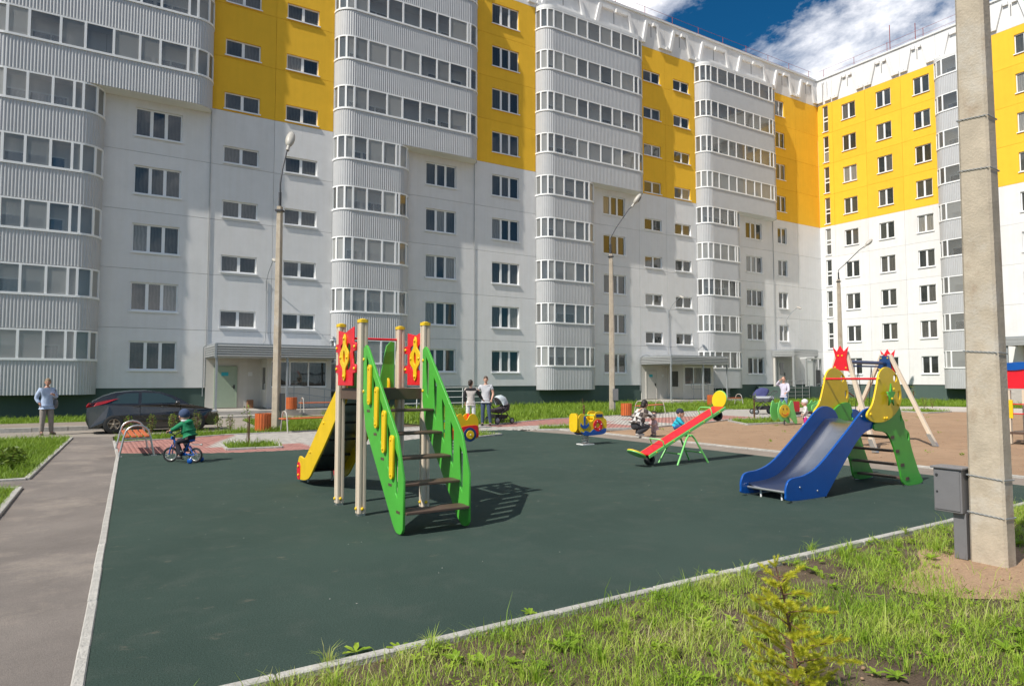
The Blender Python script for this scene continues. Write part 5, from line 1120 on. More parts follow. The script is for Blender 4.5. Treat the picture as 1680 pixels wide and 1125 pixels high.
def person(label, loc, rz, J, s=1.0, skin=(.58, .33, .23), shirt=(.5, .5, .5), trousers=(.2, .2, .25), hair=(.06, .035, .02), shoes=(.03, .03, .03), build=1.0, sleeves=1.0, haircap='short', group=None, kid=False, top2=None, hat=None, legs_bare=0):
    """J: joints in local metres, facing +y, x to the person's right"""
    T = thing('person', label, 'person', loc, rz, group); T.scale = (s, s, s)
    sk = mat('skin', skin, .5, var=.05, vscale=20); sh = mat('shirt_cloth', shirt, .85, var=.08, vscale=12, bump=.4, bscale=25) if not isinstance(shirt, bpy.types.Material) else shirt
    tr = mat('trouser_cloth', trousers, .85, var=.1, vscale=14, bump=.4, bscale=30); hr = mat('hair', hair, .6, var=.2, vscale=30); so_ = mat('shoe', shoes, .5)
    g = build; hs = 1.18 if kid else 1.0
    P, C, Nk, H = J['pelvis'], J['chest'], J['neck'], J['head']
    Wm = mix(P, C, .45); nd = {'P': (P, (.11 * g, .085 * g)), 'W': (Wm, (.095 * g, .075 * g)), 'C': (C, (.11 * g, .085 * g)), 'N': (Nk, .055 * g), 'H': (mix(Nk, H, .45), .058)}
    ed = [('P', 'W'), ('W', 'C'), ('C', 'N'), ('N', 'H')]
    cl = {'B': (mix(P, C, -.16), (.17 * g, .135 * g)), 'P': (P, (.165 * g, .13 * g)), 'W': (Wm, (.145 * g, .118 * g)), 'C': (C, (.168 * g, .125 * g)), 'K': (mix(C, Nk, .55), (.09 * g, .08 * g))}; ce = [('B', 'P'), ('P', 'W'), ('W', 'C'), ('C', 'K')]
    if not J.get('waist', 1): cl['B'] = (mix(P, C, .04), cl['P'][1])
    for q in 'LR':
        S, E, Wr = J['sh' + q], J['el' + q], J['wr' + q]
        nd['S' + q] = (S, .062 * g); nd['E' + q] = (E, .042 * g); nd['W' + q] = (Wr, .028 * g); hd = J.get('ha' + q, tuple(Wr[i] + (Wr[i] - E[i]) * .30 for i in range(3)))
        nd['A' + q] = (mix(Wr, hd, .6), (.034 * g, .022 * g)); ed += [('C', 'S' + q), ('S' + q, 'E' + q), ('E' + q, 'W' + q), ('W' + q, 'A' + q)]
        Hp, Kn, An, To = J['hp' + q], J['kn' + q], J['an' + q], J['to' + q]
        nd['h' + q] = (Hp, .075 * g); nd['k' + q] = (Kn, .056 * g); nd['a' + q] = (An, .036 * g); nd['t' + q] = (mix(An, To, .8), .030 * g); ed += [('P', 'h' + q), ('h' + q, 'k' + q), ('k' + q, 'a' + q), ('a' + q, 't' + q)]
        cl['S' + q] = (S, .078 * g); ce += [('C', 'S' + q)]
        if sleeves >= 1: cl['E' + q] = (E, .060 * g); cl['F' + q] = (mix(E, Wr, .9), .043 * g); ce += [('S' + q, 'E' + q), ('E' + q, 'F' + q)]
        elif sleeves > 0: cl['E' + q] = (mix(S, E, sleeves), .064 * g); ce += [('S' + q, 'E' + q)]
    V, F = skin_verts(nd, ed, 'P'); b = MB(); b.mi = 0; b.add(V, F, True)
    hx, hy, hz = H; yaw = J.get('look', 0); HM = Matrix.Translation((hx, hy, hz)) @ Matrix.Rotation(yaw, 4, 'Z') @ Matrix.Rotation(J.get('nod', 0), 4, 'X') @ Matrix.Scale(hs, 4); b.M = HM
    b.ell((0, 0, 0), (.076, .095, .112), 16, 12); b.ell((0, .035, -.06), (.055, .06, .05), 12, 8); b.ell((0, .1, -.012), (.013, .022, .02), 8, 6)
    for sx in (-1, 1): b.ell((sx * .078, -.005, -.01), (.012, .02, .03), 8, 6)
    # fingers and thumb, curled a little
    b.M = None
    for q in 'LR':
        E, Wr = Vector(J['el' + q]), Vector(J['wr' + q]); hd = Vector(J.get('ha' + q, tuple(Wr + (Wr - E) * .30))); dv = (hd - Wr).normalized(); sd_ = dv.cross(Vector((0, 0, 1))); sd_ = sd_.normalized() if sd_.length > .1 else Vector((0, 1, 0)); up = sd_.cross(dv).normalized(); base = Wr + (hd - Wr) * .55
        for k in range(4):
            o_ = sd_ * (k - 1.5) * .017; ln = (.060, .072, .068, .052)[k]
            b.tube([base + o_ * .8, base + o_ + dv * ln * .5, base + o_ + dv * ln * .85 - up * ln * .30, base + o_ + dv * ln * .9 - up * ln * .65], [.0085, .0085, .0075, .006], 6)
        t_ = sd_ * (1 if q == 'L' else -1); b.tube([Wr + dv * .02, Wr + dv * .045 + t_ * .035, Wr + dv * .075 + t_ * .042 - up * .012], [.011, .010, .008], 6)
    b.build('body', sk, T)
    b = MB(); b.M = HM
    for sx in (-1, 1): b.ell((sx * .03, .086, .012), (.011, .008, .007), 8, 5)
    b.ell((0, .094, -.05), (.022, .006, .006), 8, 5); b.build('face_features', hr, T)
    V, F = skin_verts(cl, ce, 'P'); b = MB(); b.add(V, F, True); b.build('shirt', sh, T)
    tn = {'P': (P, (.155 * g, .125 * g))}; te = []
    tn['Q'] = (mix(P, C, .25 if J.get('waist', 1) else .18), (.125 * g, .10 * g)); te.append(('P', 'Q'))
    for q in 'LR':
        Hp, Kn, An = J['hp' + q], J['kn' + q], J['an' + q]
        tn['h' + q] = (Hp, .105 * g); tn['k' + q] = (Kn, .073 * g); tn['a' + q] = (mix(Kn, An, 1.08 - legs_bare), .060 * g); te += [('P', 'h' + q), ('h' + q, 'k' + q), ('k' + q, 'a' + q)]
    V, F = skin_verts(tn, te, 'P'); b = MB(); b.add(V, F, True); b.build('trousers', tr, T)
    for q in 'LR':
        An, To = Vector(J['an' + q]), Vector(J['to' + q]); b = MB(); d_ = (To - An); d_.z = 0; ln = max(d_.length, .08) * 1.25; d_.normalize(); a = math.atan2(d_.y, d_.x)
        b.M = Matrix.Translation((An.x, An.y, An.z - .045)) @ Matrix.Rotation(a, 4, 'Z'); b.ell((ln * .33, 0, 0), (ln * .62, .045, .042), 12, 8); b.box(-.05, ln * .85, -.036, .036, -.045, -.025); b.build('shoe', so_, T, bevel=.004)
    b = MB(); b.M = HM
    if hat:
        b.ell((0, -.01, .035), (.090, .105, .095), 16, 10); b.build('hat', mat('knit_hat', hat, .9, bump=.5, bscale=90), T)
    elif haircap == 'short':
        b.ell((0, -.014, .034), (.084, .102, .098), 16, 10); b.build('hair', hr, T)
    elif haircap == 'bun':
        b.ell((0, -.022, .015), (.086, .10, .108), 16, 10); b.ell((0, -.10, -.05), (.045, .05, .06), 10, 8); b.build('hair', hr, T)
    elif haircap == 'dark_long':
        b.ell((0, -.022, .01), (.092, .104, .112), 16, 10); b.ell((0, -.06, -.07), (.08, .06, .09), 12, 8); b.build('hair', hr, T)
    return T, sk, sh
def stand(**k):
    J = dict(pelvis=(0, 0, .98), chest=(0, -.01, 1.36), neck=(0, 0, 1.50), head=(0, .025, 1.665), shL=(-.19, -.01, 1.42), shR=(.19, -.01, 1.42), elL=(-.25, -.03, 1.14), elR=(.25, -.03, 1.14), wrL=(-.25, .06, .90), wrR=(.25, .06, .90),
             hpL=(-.095, 0, .92), hpR=(.095, 0, .92), knL=(-.11, .02, .51), knR=(.11, .02, .51), anL=(-.12, -.02, .09), anR=(.12, -.02, .09), toL=(-.14, .14, .03), toR=(.14, .14, .03)); J.update(k); return J
# man on the left, facing the camera, one hand on strap, other in pocket
fwd = lambda x, y: math.atan2(-(x), (y))   # heading so that local +y points along (x, y)
m1, _, _ = person('man in pale blue shirt and grey trousers standing by the left lawn', (-56.8, -10.98, 0), fwd(.35, -.93) , stand(elR=(.27, -.10, 1.16), wrR=(.20, .02, .98), haR=(.17, .06, .91), elL=(-.27, -.02, 1.17), wrL=(-.13, .17, 1.27), haL=(-.07, .19, 1.31), knL=(-.12, .03, .5), anL=(-.16, -.04, .09), toL=(-.22, .12, .03), look=-.35),
       s=.97, skin=(.48, .25, .17), shirt=(.42, .50, .66), trousers=(.27, .235, .205), hair=(.22, .15, .09), shoes=(.12, .08, .06), build=1.12)
b = MB(); b.ell((-.26, -.10, .98), (.09, .12, .17), 12, 8); b.tube([(-.28, -.06, 1.1), (-.19, .09, 1.44), (-.17, -.10, 1.46), (-.25, -.14, 1.1)], .014, 6); o = b.build('shoulder_bag', 'boxgrey', None); o.location = (-56.8, -10.98, 0); o.rotation_euler.z = fwd(.35, -.93); tag(o, 'dark shoulder bag hanging from the man in the blue shirt', 'bag'); o.scale = (.97,) * 3
# father and mother with the grey pushchair
cd = Vector((-.55, -.83))
person('man in a light grey polo shirt and jeans with a hand on his hip', (-43.26, -14.62, 0), fwd(-.55, -.83), stand(elR=(.33, -.05, 1.19), wrR=(.19, .03, 1.02), haR=(.13, .06, .99), elL=(-.27, 0, 1.15), wrL=(-.22, .14, .95), knL=(-.12, .03, .5), anL=(-.17, 0, .09)),
       s=1.02, shirt=(.50, .50, .52), trousers=(.05, .075, .13), hair=(.07, .04, .025), sleeves=.55, build=1.02, shoes=(.05, .05, .05))
person('woman in a black and cream top and white trousers seen from behind', (-44.33, -15.42, 0), fwd(.45, .85), stand(elR=(.33, .10, 1.20), wrR=(.45, .28, 1.04), haR=(.5, .36, 1.0), elL=(-.24, .02, 1.16), wrL=(-.2, .12, .94), look=-.6),
       s=.95, shirt=(.52, .46, .42), trousers=(.68, .67, .66), hair=(.03, .018, .012), haircap='bun', build=.92, shoes=(.5, .45, .4), sleeves=1)
b = MB(); V, F = skin_verts({'C': ((0, -.01, 1.36), (.172, .13)), 'K': ((0, 0, 1.44), (.12, .10)), 'L': ((-.19, -.01, 1.42), .082), 'R': ((.19, -.01, 1.42), .082), 'E': ((.33, .10, 1.20), .064), 'F': ((.44, .26, 1.05), .046), 'e': ((-.24, .02, 1.16), .064), 'f': ((-.205, .11, .96), .046)}, [('C', 'K'), ('C', 'L'), ('C', 'R'), ('R', 'E'), ('E', 'F'), ('L', 'e'), ('e', 'f')], 'C')
b.add(V, F, True); o = b.build('yoke', mat('black_cloth', (.02, .018, .02), .8), [q for q in D.objects if q.name.startswith('person')][-1])
def checks():
    m = mat('checked_coat_cloth', (.3, .3, .3), .9, bump=.4, bscale=60); t = m.node_tree; b_ = t.nodes['Principled BSDF']; tc = N(t, 'ShaderNodeTexCoord'); c1 = N(t, 'ShaderNodeTexChecker'); c1.inputs['Scale'].default_value = 7.5
    c1.inputs[1].default_value = (.62, .58, .54, 1); c1.inputs[2].default_value = (.10, .085, .085, 1); c2 = N(t, 'ShaderNodeTexChecker'); c2.inputs['Scale'].default_value = 3.75; c2.inputs[1].default_value = (1, 1, 1, 1); c2.inputs[2].default_value = (.62, .55, .5, 1)
    mp = N(t, 'ShaderNodeMapping'); mp.inputs['Location'].default_value = (.03, .05, .02); mp.inputs['Rotation'].default_value = (.35, .1, .2)
    mu = N(t, 'ShaderNodeMixRGB', blend_type='MULTIPLY'); mu.inputs[0].default_value = 1; k = t.links.new
    k(tc.outputs['Object'], mp.inputs[0]); k(mp.outputs[0], c1.inputs[0]); k(mp.outputs[0], c2.inputs[0]); k(c1.outputs[0], mu.inputs[1]); k(c2.outputs[0], mu.inputs[2]); k(mu.outputs[0], b_.inputs['Base Color']); return m
cr_ = dict(pelvis=(0, -.12, .36), chest=(0, .06, .68), neck=(0, .15, .81), head=(0, .21, .95), shL=(-.18, .09, .74), shR=(.18, .09, .74), elL=(-.22, .30, .58), elR=(.24, .32, .58), wrL=(-.06, .46, .66), wrR=(.08, .47, .66), haL=(-.02, .50, .70), haR=(.04, .52, .70),
           hpL=(-.10, -.10, .33), hpR=(.10, -.10, .33), knL=(-.16, .26, .46), knR=(.16, .24, .30), anL=(-.13, .02, .10), anR=(.13, -.16, .14), toL=(-.15, .18, .03), toR=(.15, .04, .03), nod=-.3, waist=0)
person('crouching person in a black and white checked coat taking a photograph', (-41.95, -21.4, 0), fwd(.93, -.1), cr_, s=1.03, shirt=checks(), trousers=(.03, .03, .035), hair=(.02, .014, .012), haircap='dark_long', build=1.18, shoes=(.45, .40, .36))
b = MB(); b.box(-.07, .07, .50, .56, .68, .76); b.tube([(0, .56, .72), (0, .62, .72)], .03, 10); o = b.build('camera_device', 'black', None); o.location = (-41.95, -21.4, 0); o.rotation_euler.z = fwd(.93, -.1); tag(o, 'small black camera held by the crouching person', 'camera')
person('woman in pale lilac blouse and jeans with one hand raised to her face', (-28.08, -16.25, 0), fwd(-.75, -.3), stand(elR=(.30, .08, 1.42), wrR=(.12, .14, 1.62), haR=(.07, .14, 1.68), elL=(-.25, .15, 1.16), wrL=(-.18, .38, 1.05), haL=(-.16, .46, 1.02), knR=(.10, -.08, .52), anR=(.1, -.34, .12), toR=(.1, -.22, .03), knL=(-.1, .14, .51), anL=(-.1, .14, .09), toL=(-.1, .3, .03)),
       s=1.03, shirt=(.56, .53, .62), trousers=(.12, .19, .30), hair=(.12, .05, .03), haircap='bun', build=.93, shoes=(.05, .05, .08))
kid = lambda **k: {**dict(pelvis=(0, 0, .42), chest=(0, -.0, .66), neck=(0, 0, .76), head=(0, .02, .88), shL=(-.12, 0, .70), shR=(.12, 0, .70), elL=(-.17, .02, .54), elR=(.17, .02, .54), wrL=(-.16, .10, .42), wrR=(.16, .10, .42), hpL=(-.07, 0, .38), hpR=(.07, 0, .38), knL=(-.08, .02, .22), knR=(.08, .02, .22), anL=(-.08, 0, .07), anR=(.08, 0, .07), toL=(-.09, .10, .03), toR=(.09, .10, .03)), **k}
person('toddler in white bonnet and pink trousers beside the dragon rocker', (-33.05, -20.75, 0), fwd(-.5, .5), kid(), s=.95, shirt=(.62, .60, .58), trousers=(.62, .03, .24), hat=(.68, .66, .66), build=.78, kid=True, shoes=(.5, .4, .4), skin=(.55, .32, .24))
person('small child in turquoise jacket and dark hat crouching behind the seesaw', (-39.9, -20.9, 0), fwd(.5, -.6), {**kid(), 'pelvis': (0, -.05, .20), 'chest': (0, .06, .42), 'neck': (0, .10, .52), 'head': (0, .12, .64), 'shL': (-.12, .06, .46), 'shR': (.12, .06, .46), 'elL': (-.16, .16, .34), 'elR': (.16, .16, .34), 'wrL': (-.1, .26, .26), 'wrR': (.1, .26, .26), 'hpL': (-.08, -.04, .19), 'hpR': (.08, -.04, .19), 'knL': (-.12, .16, .26), 'knR': (.12, .16, .26), 'waist': 0},
       s=1.0, shirt=(.02, .42, .55), trousers=(.03, .08, .25), hat=(.03, .035, .06), build=.85, kid=True)
person('small child in a pale pink patterned suit in front of the crouching person', (-41.2, -21.25, 0), fwd(-.8, .1), {**kid(), 'pelvis': (0, -.02, .34), 'chest': (0, .03, .52), 'neck': (0, .04, .60), 'head': (0, .05, .72), 'shL': (-.11, .02, .55), 'shR': (.11, .02, .55), 'elL': (-.15, .08, .44), 'elR': (.15, .08, .44), 'wrL': (-.1, .2, .42), 'wrR': (.1, .2, .42), 'hpL': (-.07, 0, .30), 'hpR': (.07, 0, .30), 'knL': (-.08, .06, .18), 'knR': (.08, .04, .18)},
       s=.8, shirt=(.60, .42, .42), trousers=(.55, .42, .42), hat=(.6, .5, .5), build=.8, kid=True, shoes=(.3, .25, .2), skin=(.55, .32, .24))
# ---------------------------------------------------------------- bicycle with boy
hd = Vector((-.70, .714)); BP = Vector((-54.04, -20.87)); rz = math.atan2(hd.y, hd.x)
T = thing('childs_bicycle', 'small blue bicycle with training wheels ridden by a boy', 'bicycle', (BP.x, BP.y, 0), rz)
for x, st in ((-.30, 0), (.30, .35)):
    w_ = MB(); w_.M = Matrix.Translation((x, 0, .155)) @ Matrix.Rotation(st, 4, 'Z')
    n = 28; w_.tube([(.135 * math.cos(2 * PI * i / n), 0, .135 * math.sin(2 * PI * i / n)) for i in range(n + 1)], .021, 8, cap=False); w_ = w_.build('wheel', 'black', T)
    r = MB(); r.M = Matrix.Translation((x, 0, .155)) @ Matrix.Rotation(st, 4, 'Z'); r.tube([(.112 * math.cos(2 * PI * i / n), 0, .112 * math.sin(2 * PI * i / n)) for i in range(n + 1)], .008, 6, cap=False)
    for k in range(14): a = 2 * PI * k / 14; r.tube([(0, .015 * (-1) ** k, 0), (.112 * math.cos(a), 0, .112 * math.sin(a))], .002, 4)
    r.tube([(0, -.04, 0), (0, .04, 0)], .018, 8); r.build('rim', 'galv', w_)
b = MB(); b.tube([(.24, 0, .48), (.20, 0, .40), (.05, 0, .22), (-.02, 0, .17)], .022, 8); b.tube([(-.02, 0, .17), (-.14, 0, .42)], .018, 8)
for s in (-1, 1): b.tube([(-.14, s * .02, .34), (-.30, s * .045, .155)], .012, 6); b.tube([(-.02, s * .02, .17), (-.30, s * .045, .155)], .012, 6); b.tube([(.235, s * .035, .36), (.28, s * .04, .26), (.30, s * .045, .155)], .013, 6)
b.build('frame', 'pblue', T)
b = MB(); b.tube([(.235, 0, .36), (.215, 0, .56)], .014, 8); b.tube([(.16, -.21, .62), (.20, -.12, .60), (.215, 0, .55), (.20, .12, .60), (.16, .21, .62)], .011, 8); hb = b.build('handlebar', 'darkmetal', T)
b = MB(); b.tube([(.10, -.23, .625), (.17, -.20, .62)], .019, 8); b.tube([(.10, .23, .625), (.17, .20, .62)], .019, 8); b.build('grip', 'pbluem', hb)
b = MB(); b.box(.235, .27, -.05, .05, .46, .53); b.build('front_badge', 'pblue', T, bevel=.01)
b = MB(); b.ell((-.17, 0, .45), (.11, .065, .028), 12, 6); b.build('saddle', 'pblue', T)
b = MB(); b.box(-.12, .06, .045, .06, .14, .20); b.build('chain_guard', 'pblue', T, bevel=.01)
b = MB(); b.tube([(-.42, -.05, .37), (-.25, -.05, .37), (-.18, -.04, .38)], .006, 5); b.tube([(-.42, .05, .37), (-.25, .05, .37), (-.18, .04, .38)], .006, 5); b.tube([(-.42, -.05, .37), (-.42, .05, .37)], .006, 5); b.ell((-.435, 0, .37), (.012, .022, .022), 8, 5); b.build('luggage_rack', 'galv', T)
b = MB(); b.tube([(-.02, -.07, .10), (-.02, -.06, .17), (-.02, .06, .17), (-.02, .07, .24)], .008, 6); b.box(-.06, .02, -.13, -.07, .09, .11); b.box(-.06, .02, .07, .13, .23, .25); b.build('crank', 'galv', T)
for s in (-1, 1):
    b = MB(); b.tube([(-.30, s * .04, .155), (-.30, s * .15, .12), (-.30, s * .15, .06)], .008, 6); tw = b.build('training_wheel', 'galv', T)
    b = MB(); b.lathe([(.0, -.012), (.055, -.016), (.055, .016), (0, .012)], 16, (-.30, s * .17, .055), 'y'); b.build('tyre', 'pblue', tw)
# boy: local +y is his heading -> rotate so
person('boy in green hooded jacket and navy hat riding the blue bicycle', (BP.x, BP.y, 0), rz - PI / 2, dict(pelvis=(0, -.16, .52), chest=(0, -.07, .74), neck=(0, -.03, .84), head=(0, .0, .95), shL=(-.12, -.05, .79), shR=(.12, -.05, .79), elL=(-.19, .06, .70), elR=(.19, .06, .70), wrL=(-.21, .15, .66), wrR=(.21, .15, .66), haL=(-.21, .19, .65), haR=(.21, .19, .65),
       hpL=(-.07, -.14, .49), hpR=(.07, -.14, .49), knL=(-.10, .08, .42), knR=(.10, .08, .48), anL=(-.10, -.03, .16), anR=(.10, -.02, .30), toL=(-.10, .06, .12), toR=(.10, .07, .26), look=-.5, waist=0),
       s=1.0, shirt=(.01, .20, .085), trousers=(.02, .02, .03), hat=(.045, .07, .14), build=.82, kid=True, skin=(.52, .30, .22))
boy = [q for q in D.objects if q.name.startswith('person') and q.type == 'EMPTY'][-1]
b = MB(); b.ell((0, -.12, .83), (.10, .075, .055), 12, 8); b.build('hood', mat('green_hood', (.01, .22, .095), .85), boy); b = MB(); b.lathe([(.085, .0), (.095, .02), (.085, .04)], 16, (0, -.045, .84)); b.build('collar', mat('white_lining', (.6, .6, .6), .9), boy)
# ---------------------------------------------------------------- pushchairs
def pram(x, y, rz, label, hood, body, s, cot):
    T = thing('pushchair', label, 'pushchair', (x, y, 0), rz); T.scale = (s,) * 3
    hm = mat('pram_hood_cloth', hood, .85, var=.08, vscale=9, bump=.4, bscale=20); bm_ = mat('pram_body_cloth', body, .85, var=.1)
    for wx, r in ((-.38, .15), (.42, .12)):
        for sy in (-1, 1):
            w_ = MB(); n = 24; w_.tube([(wx + (r - .025) * math.cos(2 * PI * i / n), sy * .27, r + (r - .025) * math.sin(2 * PI * i / n)) for i in range(n + 1)], .025, 8, cap=False); w_ = w_.build('wheel', 'black', T)
            h = MB(); h.lathe([(0, -.015), (r - .05, -.02), (r - .04, 0), (r - .05, .02), (0, .015)], 18, (wx, sy * .27, r), 'y'); h.build('hub', 'greymetal', w_)
    b = MB()
    for sy in (-1, 1): b.tube([(.42, sy * .25, .12), (.10, sy * .25, .46), (-.42, sy * .25, .92), (-.55, sy * .25, 1.02)], .016, 6); b.tube([(-.38, sy * .25, .15), (-.05, sy * .25, .48), (.15, sy * .25, .62)], .016, 6)
    b.tube([(-.55, -.25, 1.02), (-.55, .25, 1.02)], .02, 6); b.tube([(.42, -.27, .12), (.42, .27, .12)], .012, 6); b.tube([(-.38, -.27, .15), (-.38, .27, .15)], .012, 6); b.build('frame', 'darkmetal', T)
    b = MB(); b.prism([(-.30, .22), (.22, .20), (.30, .34), (-.34, .38)], -.2, .2, 'xz'); b.build('basket', 'black', T, bevel=.02)
    b = MB()
    if cot: b.prism([(-.42, .70), (-.36, .54), (.36, .54), (.42, .72)], -.2, .2, 'xz'); 
    else: b.prism([(-.42, .58), (-.36, .46), (.0, .40), (.36, .52), (.40, .78), (.05, .62), (-.1, .60)], -.2, .2, 'xz')
    b.build('seat_shell', bm_, T, bevel=.03)
    # folding hood: fan of ribs
    V = []; n = 9; m_ = 8
    for i in range(n):
        a = math.radians(8 + 118 * i / (n - 1)); rr = (.48 if cot else .40) + .012 * (i % 2)
        for j in range(m_ + 1):
            t = PI * j / m_; V.append((.02 + math.cos(a) * rr * math.sin(t) ** .6, -.205 * math.cos(t), .70 + math.sin(a) * rr * math.sin(t) ** .6))
    b = MB(); b.add(V, [(i * (m_ + 1) + j, i * (m_ + 1) + j + 1, (i + 1) * (m_ + 1) + j + 1, (i + 1) * (m_ + 1) + j) for i in range(n - 1) for j in range(m_)], True)
    o = b.build('hood', hm, T); q = o.modifiers.new('solid', 'SOLIDIFY'); q.thickness = .012
    if cot: b = MB(); b.box(-.40, .40, -.215, .215, .69, .80); b.build('cover_band', mat('pram_pale_band', (.5, .52, .54), .7), T, bevel=.02)
pram(-42.3, -14.0, .25, 'pushchair with pale grey hood and black seat beside the couple', (.50, .56, .58), (.05, .04, .045), 1.0, False)
pram(-27.55, -14.7, 2.6, 'pram with dark blue hood and grey cot before the lilac blouse woman', (.05, .055, .16), (.10, .10, .11), 1.1, True)

# ---------------------------------------------------------------- grass, weeds, shrubs
def blades(name, poly, dens, h, w_, m, excl=(), patch=.0, z=0, bbox=None, seed=1, fade=None, lean=.5):
    r = np.random.default_rng(seed); P = np.array(poly); x0, y0 = P.min(0); x1, y1 = P.max(0)
    if bbox: x0, x1, y0, y1 = max(x0, bbox[0]), min(x1, bbox[1]), max(y0, bbox[2]), min(y1, bbox[3])
    n = int((x1 - x0) * (y1 - y0) * dens); x = r.uniform(x0, x1, n); y = r.uniform(y0, y1, n)
    # tufts: pull blades towards tuft centres
    k = inpoly(x, y, poly)
    for e in excl: k &= ~inpoly(x, y, e)
    # keep what the place's viewer could see (cone of the lens plus margin)
    dx, dy = x - CAM[0], y - CAM[1]; f = .5318 * dx + .8469 * dy; s_ = .8469 * dx - .5318 * dy; k &= (f > 1.5) & (np.abs(s_) < f * .95 + 1.5)
    x, y = x[k], y[k]
    def vn(x, y, s, ph): return np.sin(x * s + ph + 1.7 * np.sin(y * s * .7 + ph * 2)) * np.cos(y * s * 1.13 - ph + 1.3 * np.sin(x * s * .6))
    q = vn(x, y, 2.1, .3) + .7 * vn(x, y, 5.3, 1.9) + .5 * vn(x, y, 11, 4)
    if patch:
        k = q + r.uniform(-1.2, 1.2, len(x)) > -1.6 + patch * 2; x, y, q = x[k], y[k], q[k]
    if fade is not None:
        k = fade(x, y, r.uniform(0, 1, len(x))); x, y, q = x[k], y[k], q[k]
    n = len(x); H = h * r.lognormal(0, .38, n) * (1 + .22 * q); H = np.clip(H, h * .25, h * 2.4)
    a = r.uniform(0, 2 * PI, n); la = a + r.normal(0, .8, n) + PI / 2; ln = H * r.uniform(.15, lean * 1.6, n)
    cx, sx = np.cos(a) * w_ / 2, np.sin(a) * w_ / 2; V = np.zeros((n, 6, 3)); lx, ly = np.cos(la) * ln, np.sin(la) * ln
    for i, (sg, t, wz) in enumerate(((-1, 0, 1), (1, 0, 1), (1, .55, .75), (-1, .55, .75), (1, 1, .12), (-1, 1, .12))):
        V[:, i, 0] = x + sg * cx * wz + lx * t * t; V[:, i, 1] = y + sg * sx * wz + ly * t * t; V[:, i, 2] = z + H * (t if t < 1 else .92)
    F = (np.arange(n)[:, None, None] * 6 + np.array([[0, 1, 2, 3], [3, 2, 4, 5]])[None]).reshape(-1, 4)
    o = fastmesh(name, V.reshape(-1, 3), F, m); tag(o, None, None, None, 'stuff'); return o
carrect = [(-56.0, -11.9), (-51.6, -11.9), (-51.6, -9.8), (-56, -9.8)]
roadp = [(-100, -13.3), (-58, -12.9), (-56.9, -12.35), (-55.2, -12.75), (-50.8, -12.0), (-50.4, -6.0), (-44.6, -6.2), (-44.6, -1), (-52, -1), (-52, -9.0), (-100, -9.0)]
dirt = (-48.75, -33.55)
def nearfade(x, y, u_):
    d = np.hypot((x - dirt[0]) / 1.15, (y - dirt[1]) / .75); return (u_ < np.clip((d - .55) * 1.6, .02, 1))
tag(blades('grass', near, 4600, .044, .0045, 'grass', patch=.86, seed=3, bbox=(-56, -43, -36.5, -31.9), fade=nearfade, lean=.9), 'patchy green grass in the foreground verge along the kerb', 'grass')
tag(blades('grass', near, 160, .11, .006, 'grass', patch=.9, seed=4, bbox=(-56, -43, -36.5, -31.92), fade=nearfade, lean=.5), 'taller grass tufts leaning over the playground kerb', 'grass')
tag(blades('grass', L1, 650, .085, .010, 'grassfar', seed=5, lean=.6), 'short lawn grass beside the left path', 'grass')
tag(blades('grass', L2, 1200, .09, .008, 'grassfar', seed=6, lean=.6), 'lawn grass at the left edge of the photo', 'grass')
tag(blades('grass', strip, 520, .10, .012, 'grassfar', excl=[carrect, roadp], seed=7), 'grass strip between the car and the red paving', 'grass')
lw = [(-46, -.1), (-46.2, -6)] + [p for p in back if p[0] > -46.3][:-1] + [(-.5, -22), (-.5, -.1)]
tag(blades('grass', lw, 150, .17, .026, 'grassfar', seed=8), 'long lawn grass between the pavement and the building', 'grass')
tag(blades('grass', [(-64, -.9), (-52.2, -.9), (-52.2, -6.2), (-64, -6.2)], 260, .12, .02, 'grassfar', seed=9), 'lawn strip under the leftmost balconies', 'grass')
for i, p in enumerate((bed1, bed2, bed3, bed4, bed5)):
    tag(blades('grass', p, 500 if i < 3 else 200, .11, .014 if i < 3 else .025, 'grassfar', seed=20 + i), ['grass in the small bed by the left paving', 'grass in the bed behind the car rocker', 'grass in the bed by the middle lamp post', 'grass in the kerbed bed near the dragon rocker', 'grass in the far kerbed bed right of the swing'][i], 'grass')
def leafcloud(b, c, r, n, ls, seed, flat=.5):
    q = np.random.default_rng(seed)
    for _ in range(n):
        d = q.normal(0, 1, 3); d /= np.linalg.norm(d); p = np.array(c) + d * np.array(r) * q.uniform(.35, 1) ** .6
        t = Vector(q.normal(0, 1, 3)); t.z *= flat; t.normalize(); u_ = t.cross(Vector(q.normal(0, 1, 3))).normalized(); s_ = ls * q.uniform(.6, 1.3); p = Vector(p)
        b.add([p - t * s_, p - u_ * s_ * .38, p + t * s_, p + u_ * s_ * .38], [(0, 1, 2, 3)])
# dense tufts
b = MB(); q = np.random.default_rng(31)
for _ in range(120):
    tx, ty = q.uniform(-54.8, -45), q.uniform(-35.6, -32.0); 
    if math.hypot((tx - dirt[0]) / 1.15, (ty - dirt[1]) / .75) < .9: continue
    hh = q.uniform(.06, .15)
    for _k in range(int(q.uniform(25, 60))):
        a = q.uniform(0, 2 * PI); r0 = abs(q.normal(0, .025)); x = tx + r0 * math.cos(a); y = ty + r0 * math.sin(a); h = hh * q.uniform(.5, 1.2); ln = h * q.uniform(.2, 1.0); s_ = .0024; px, py = -math.sin(a) * s_, math.cos(a) * s_
        m1_ = (x + math.cos(a) * ln * .25, y + math.sin(a) * ln * .25, h * .6); e_ = (x + math.cos(a) * ln, y + math.sin(a) * ln, h * q.uniform(.7, 1))
        b.add([(x - px, y - py, 0), (x + px, y + py, 0), (m1_[0] + px * .8, m1_[1] + py * .8, m1_[2]), (m1_[0] - px * .8, m1_[1] - py * .8, m1_[2]), e_], [(0, 1, 2, 3), (3, 2, 4)])
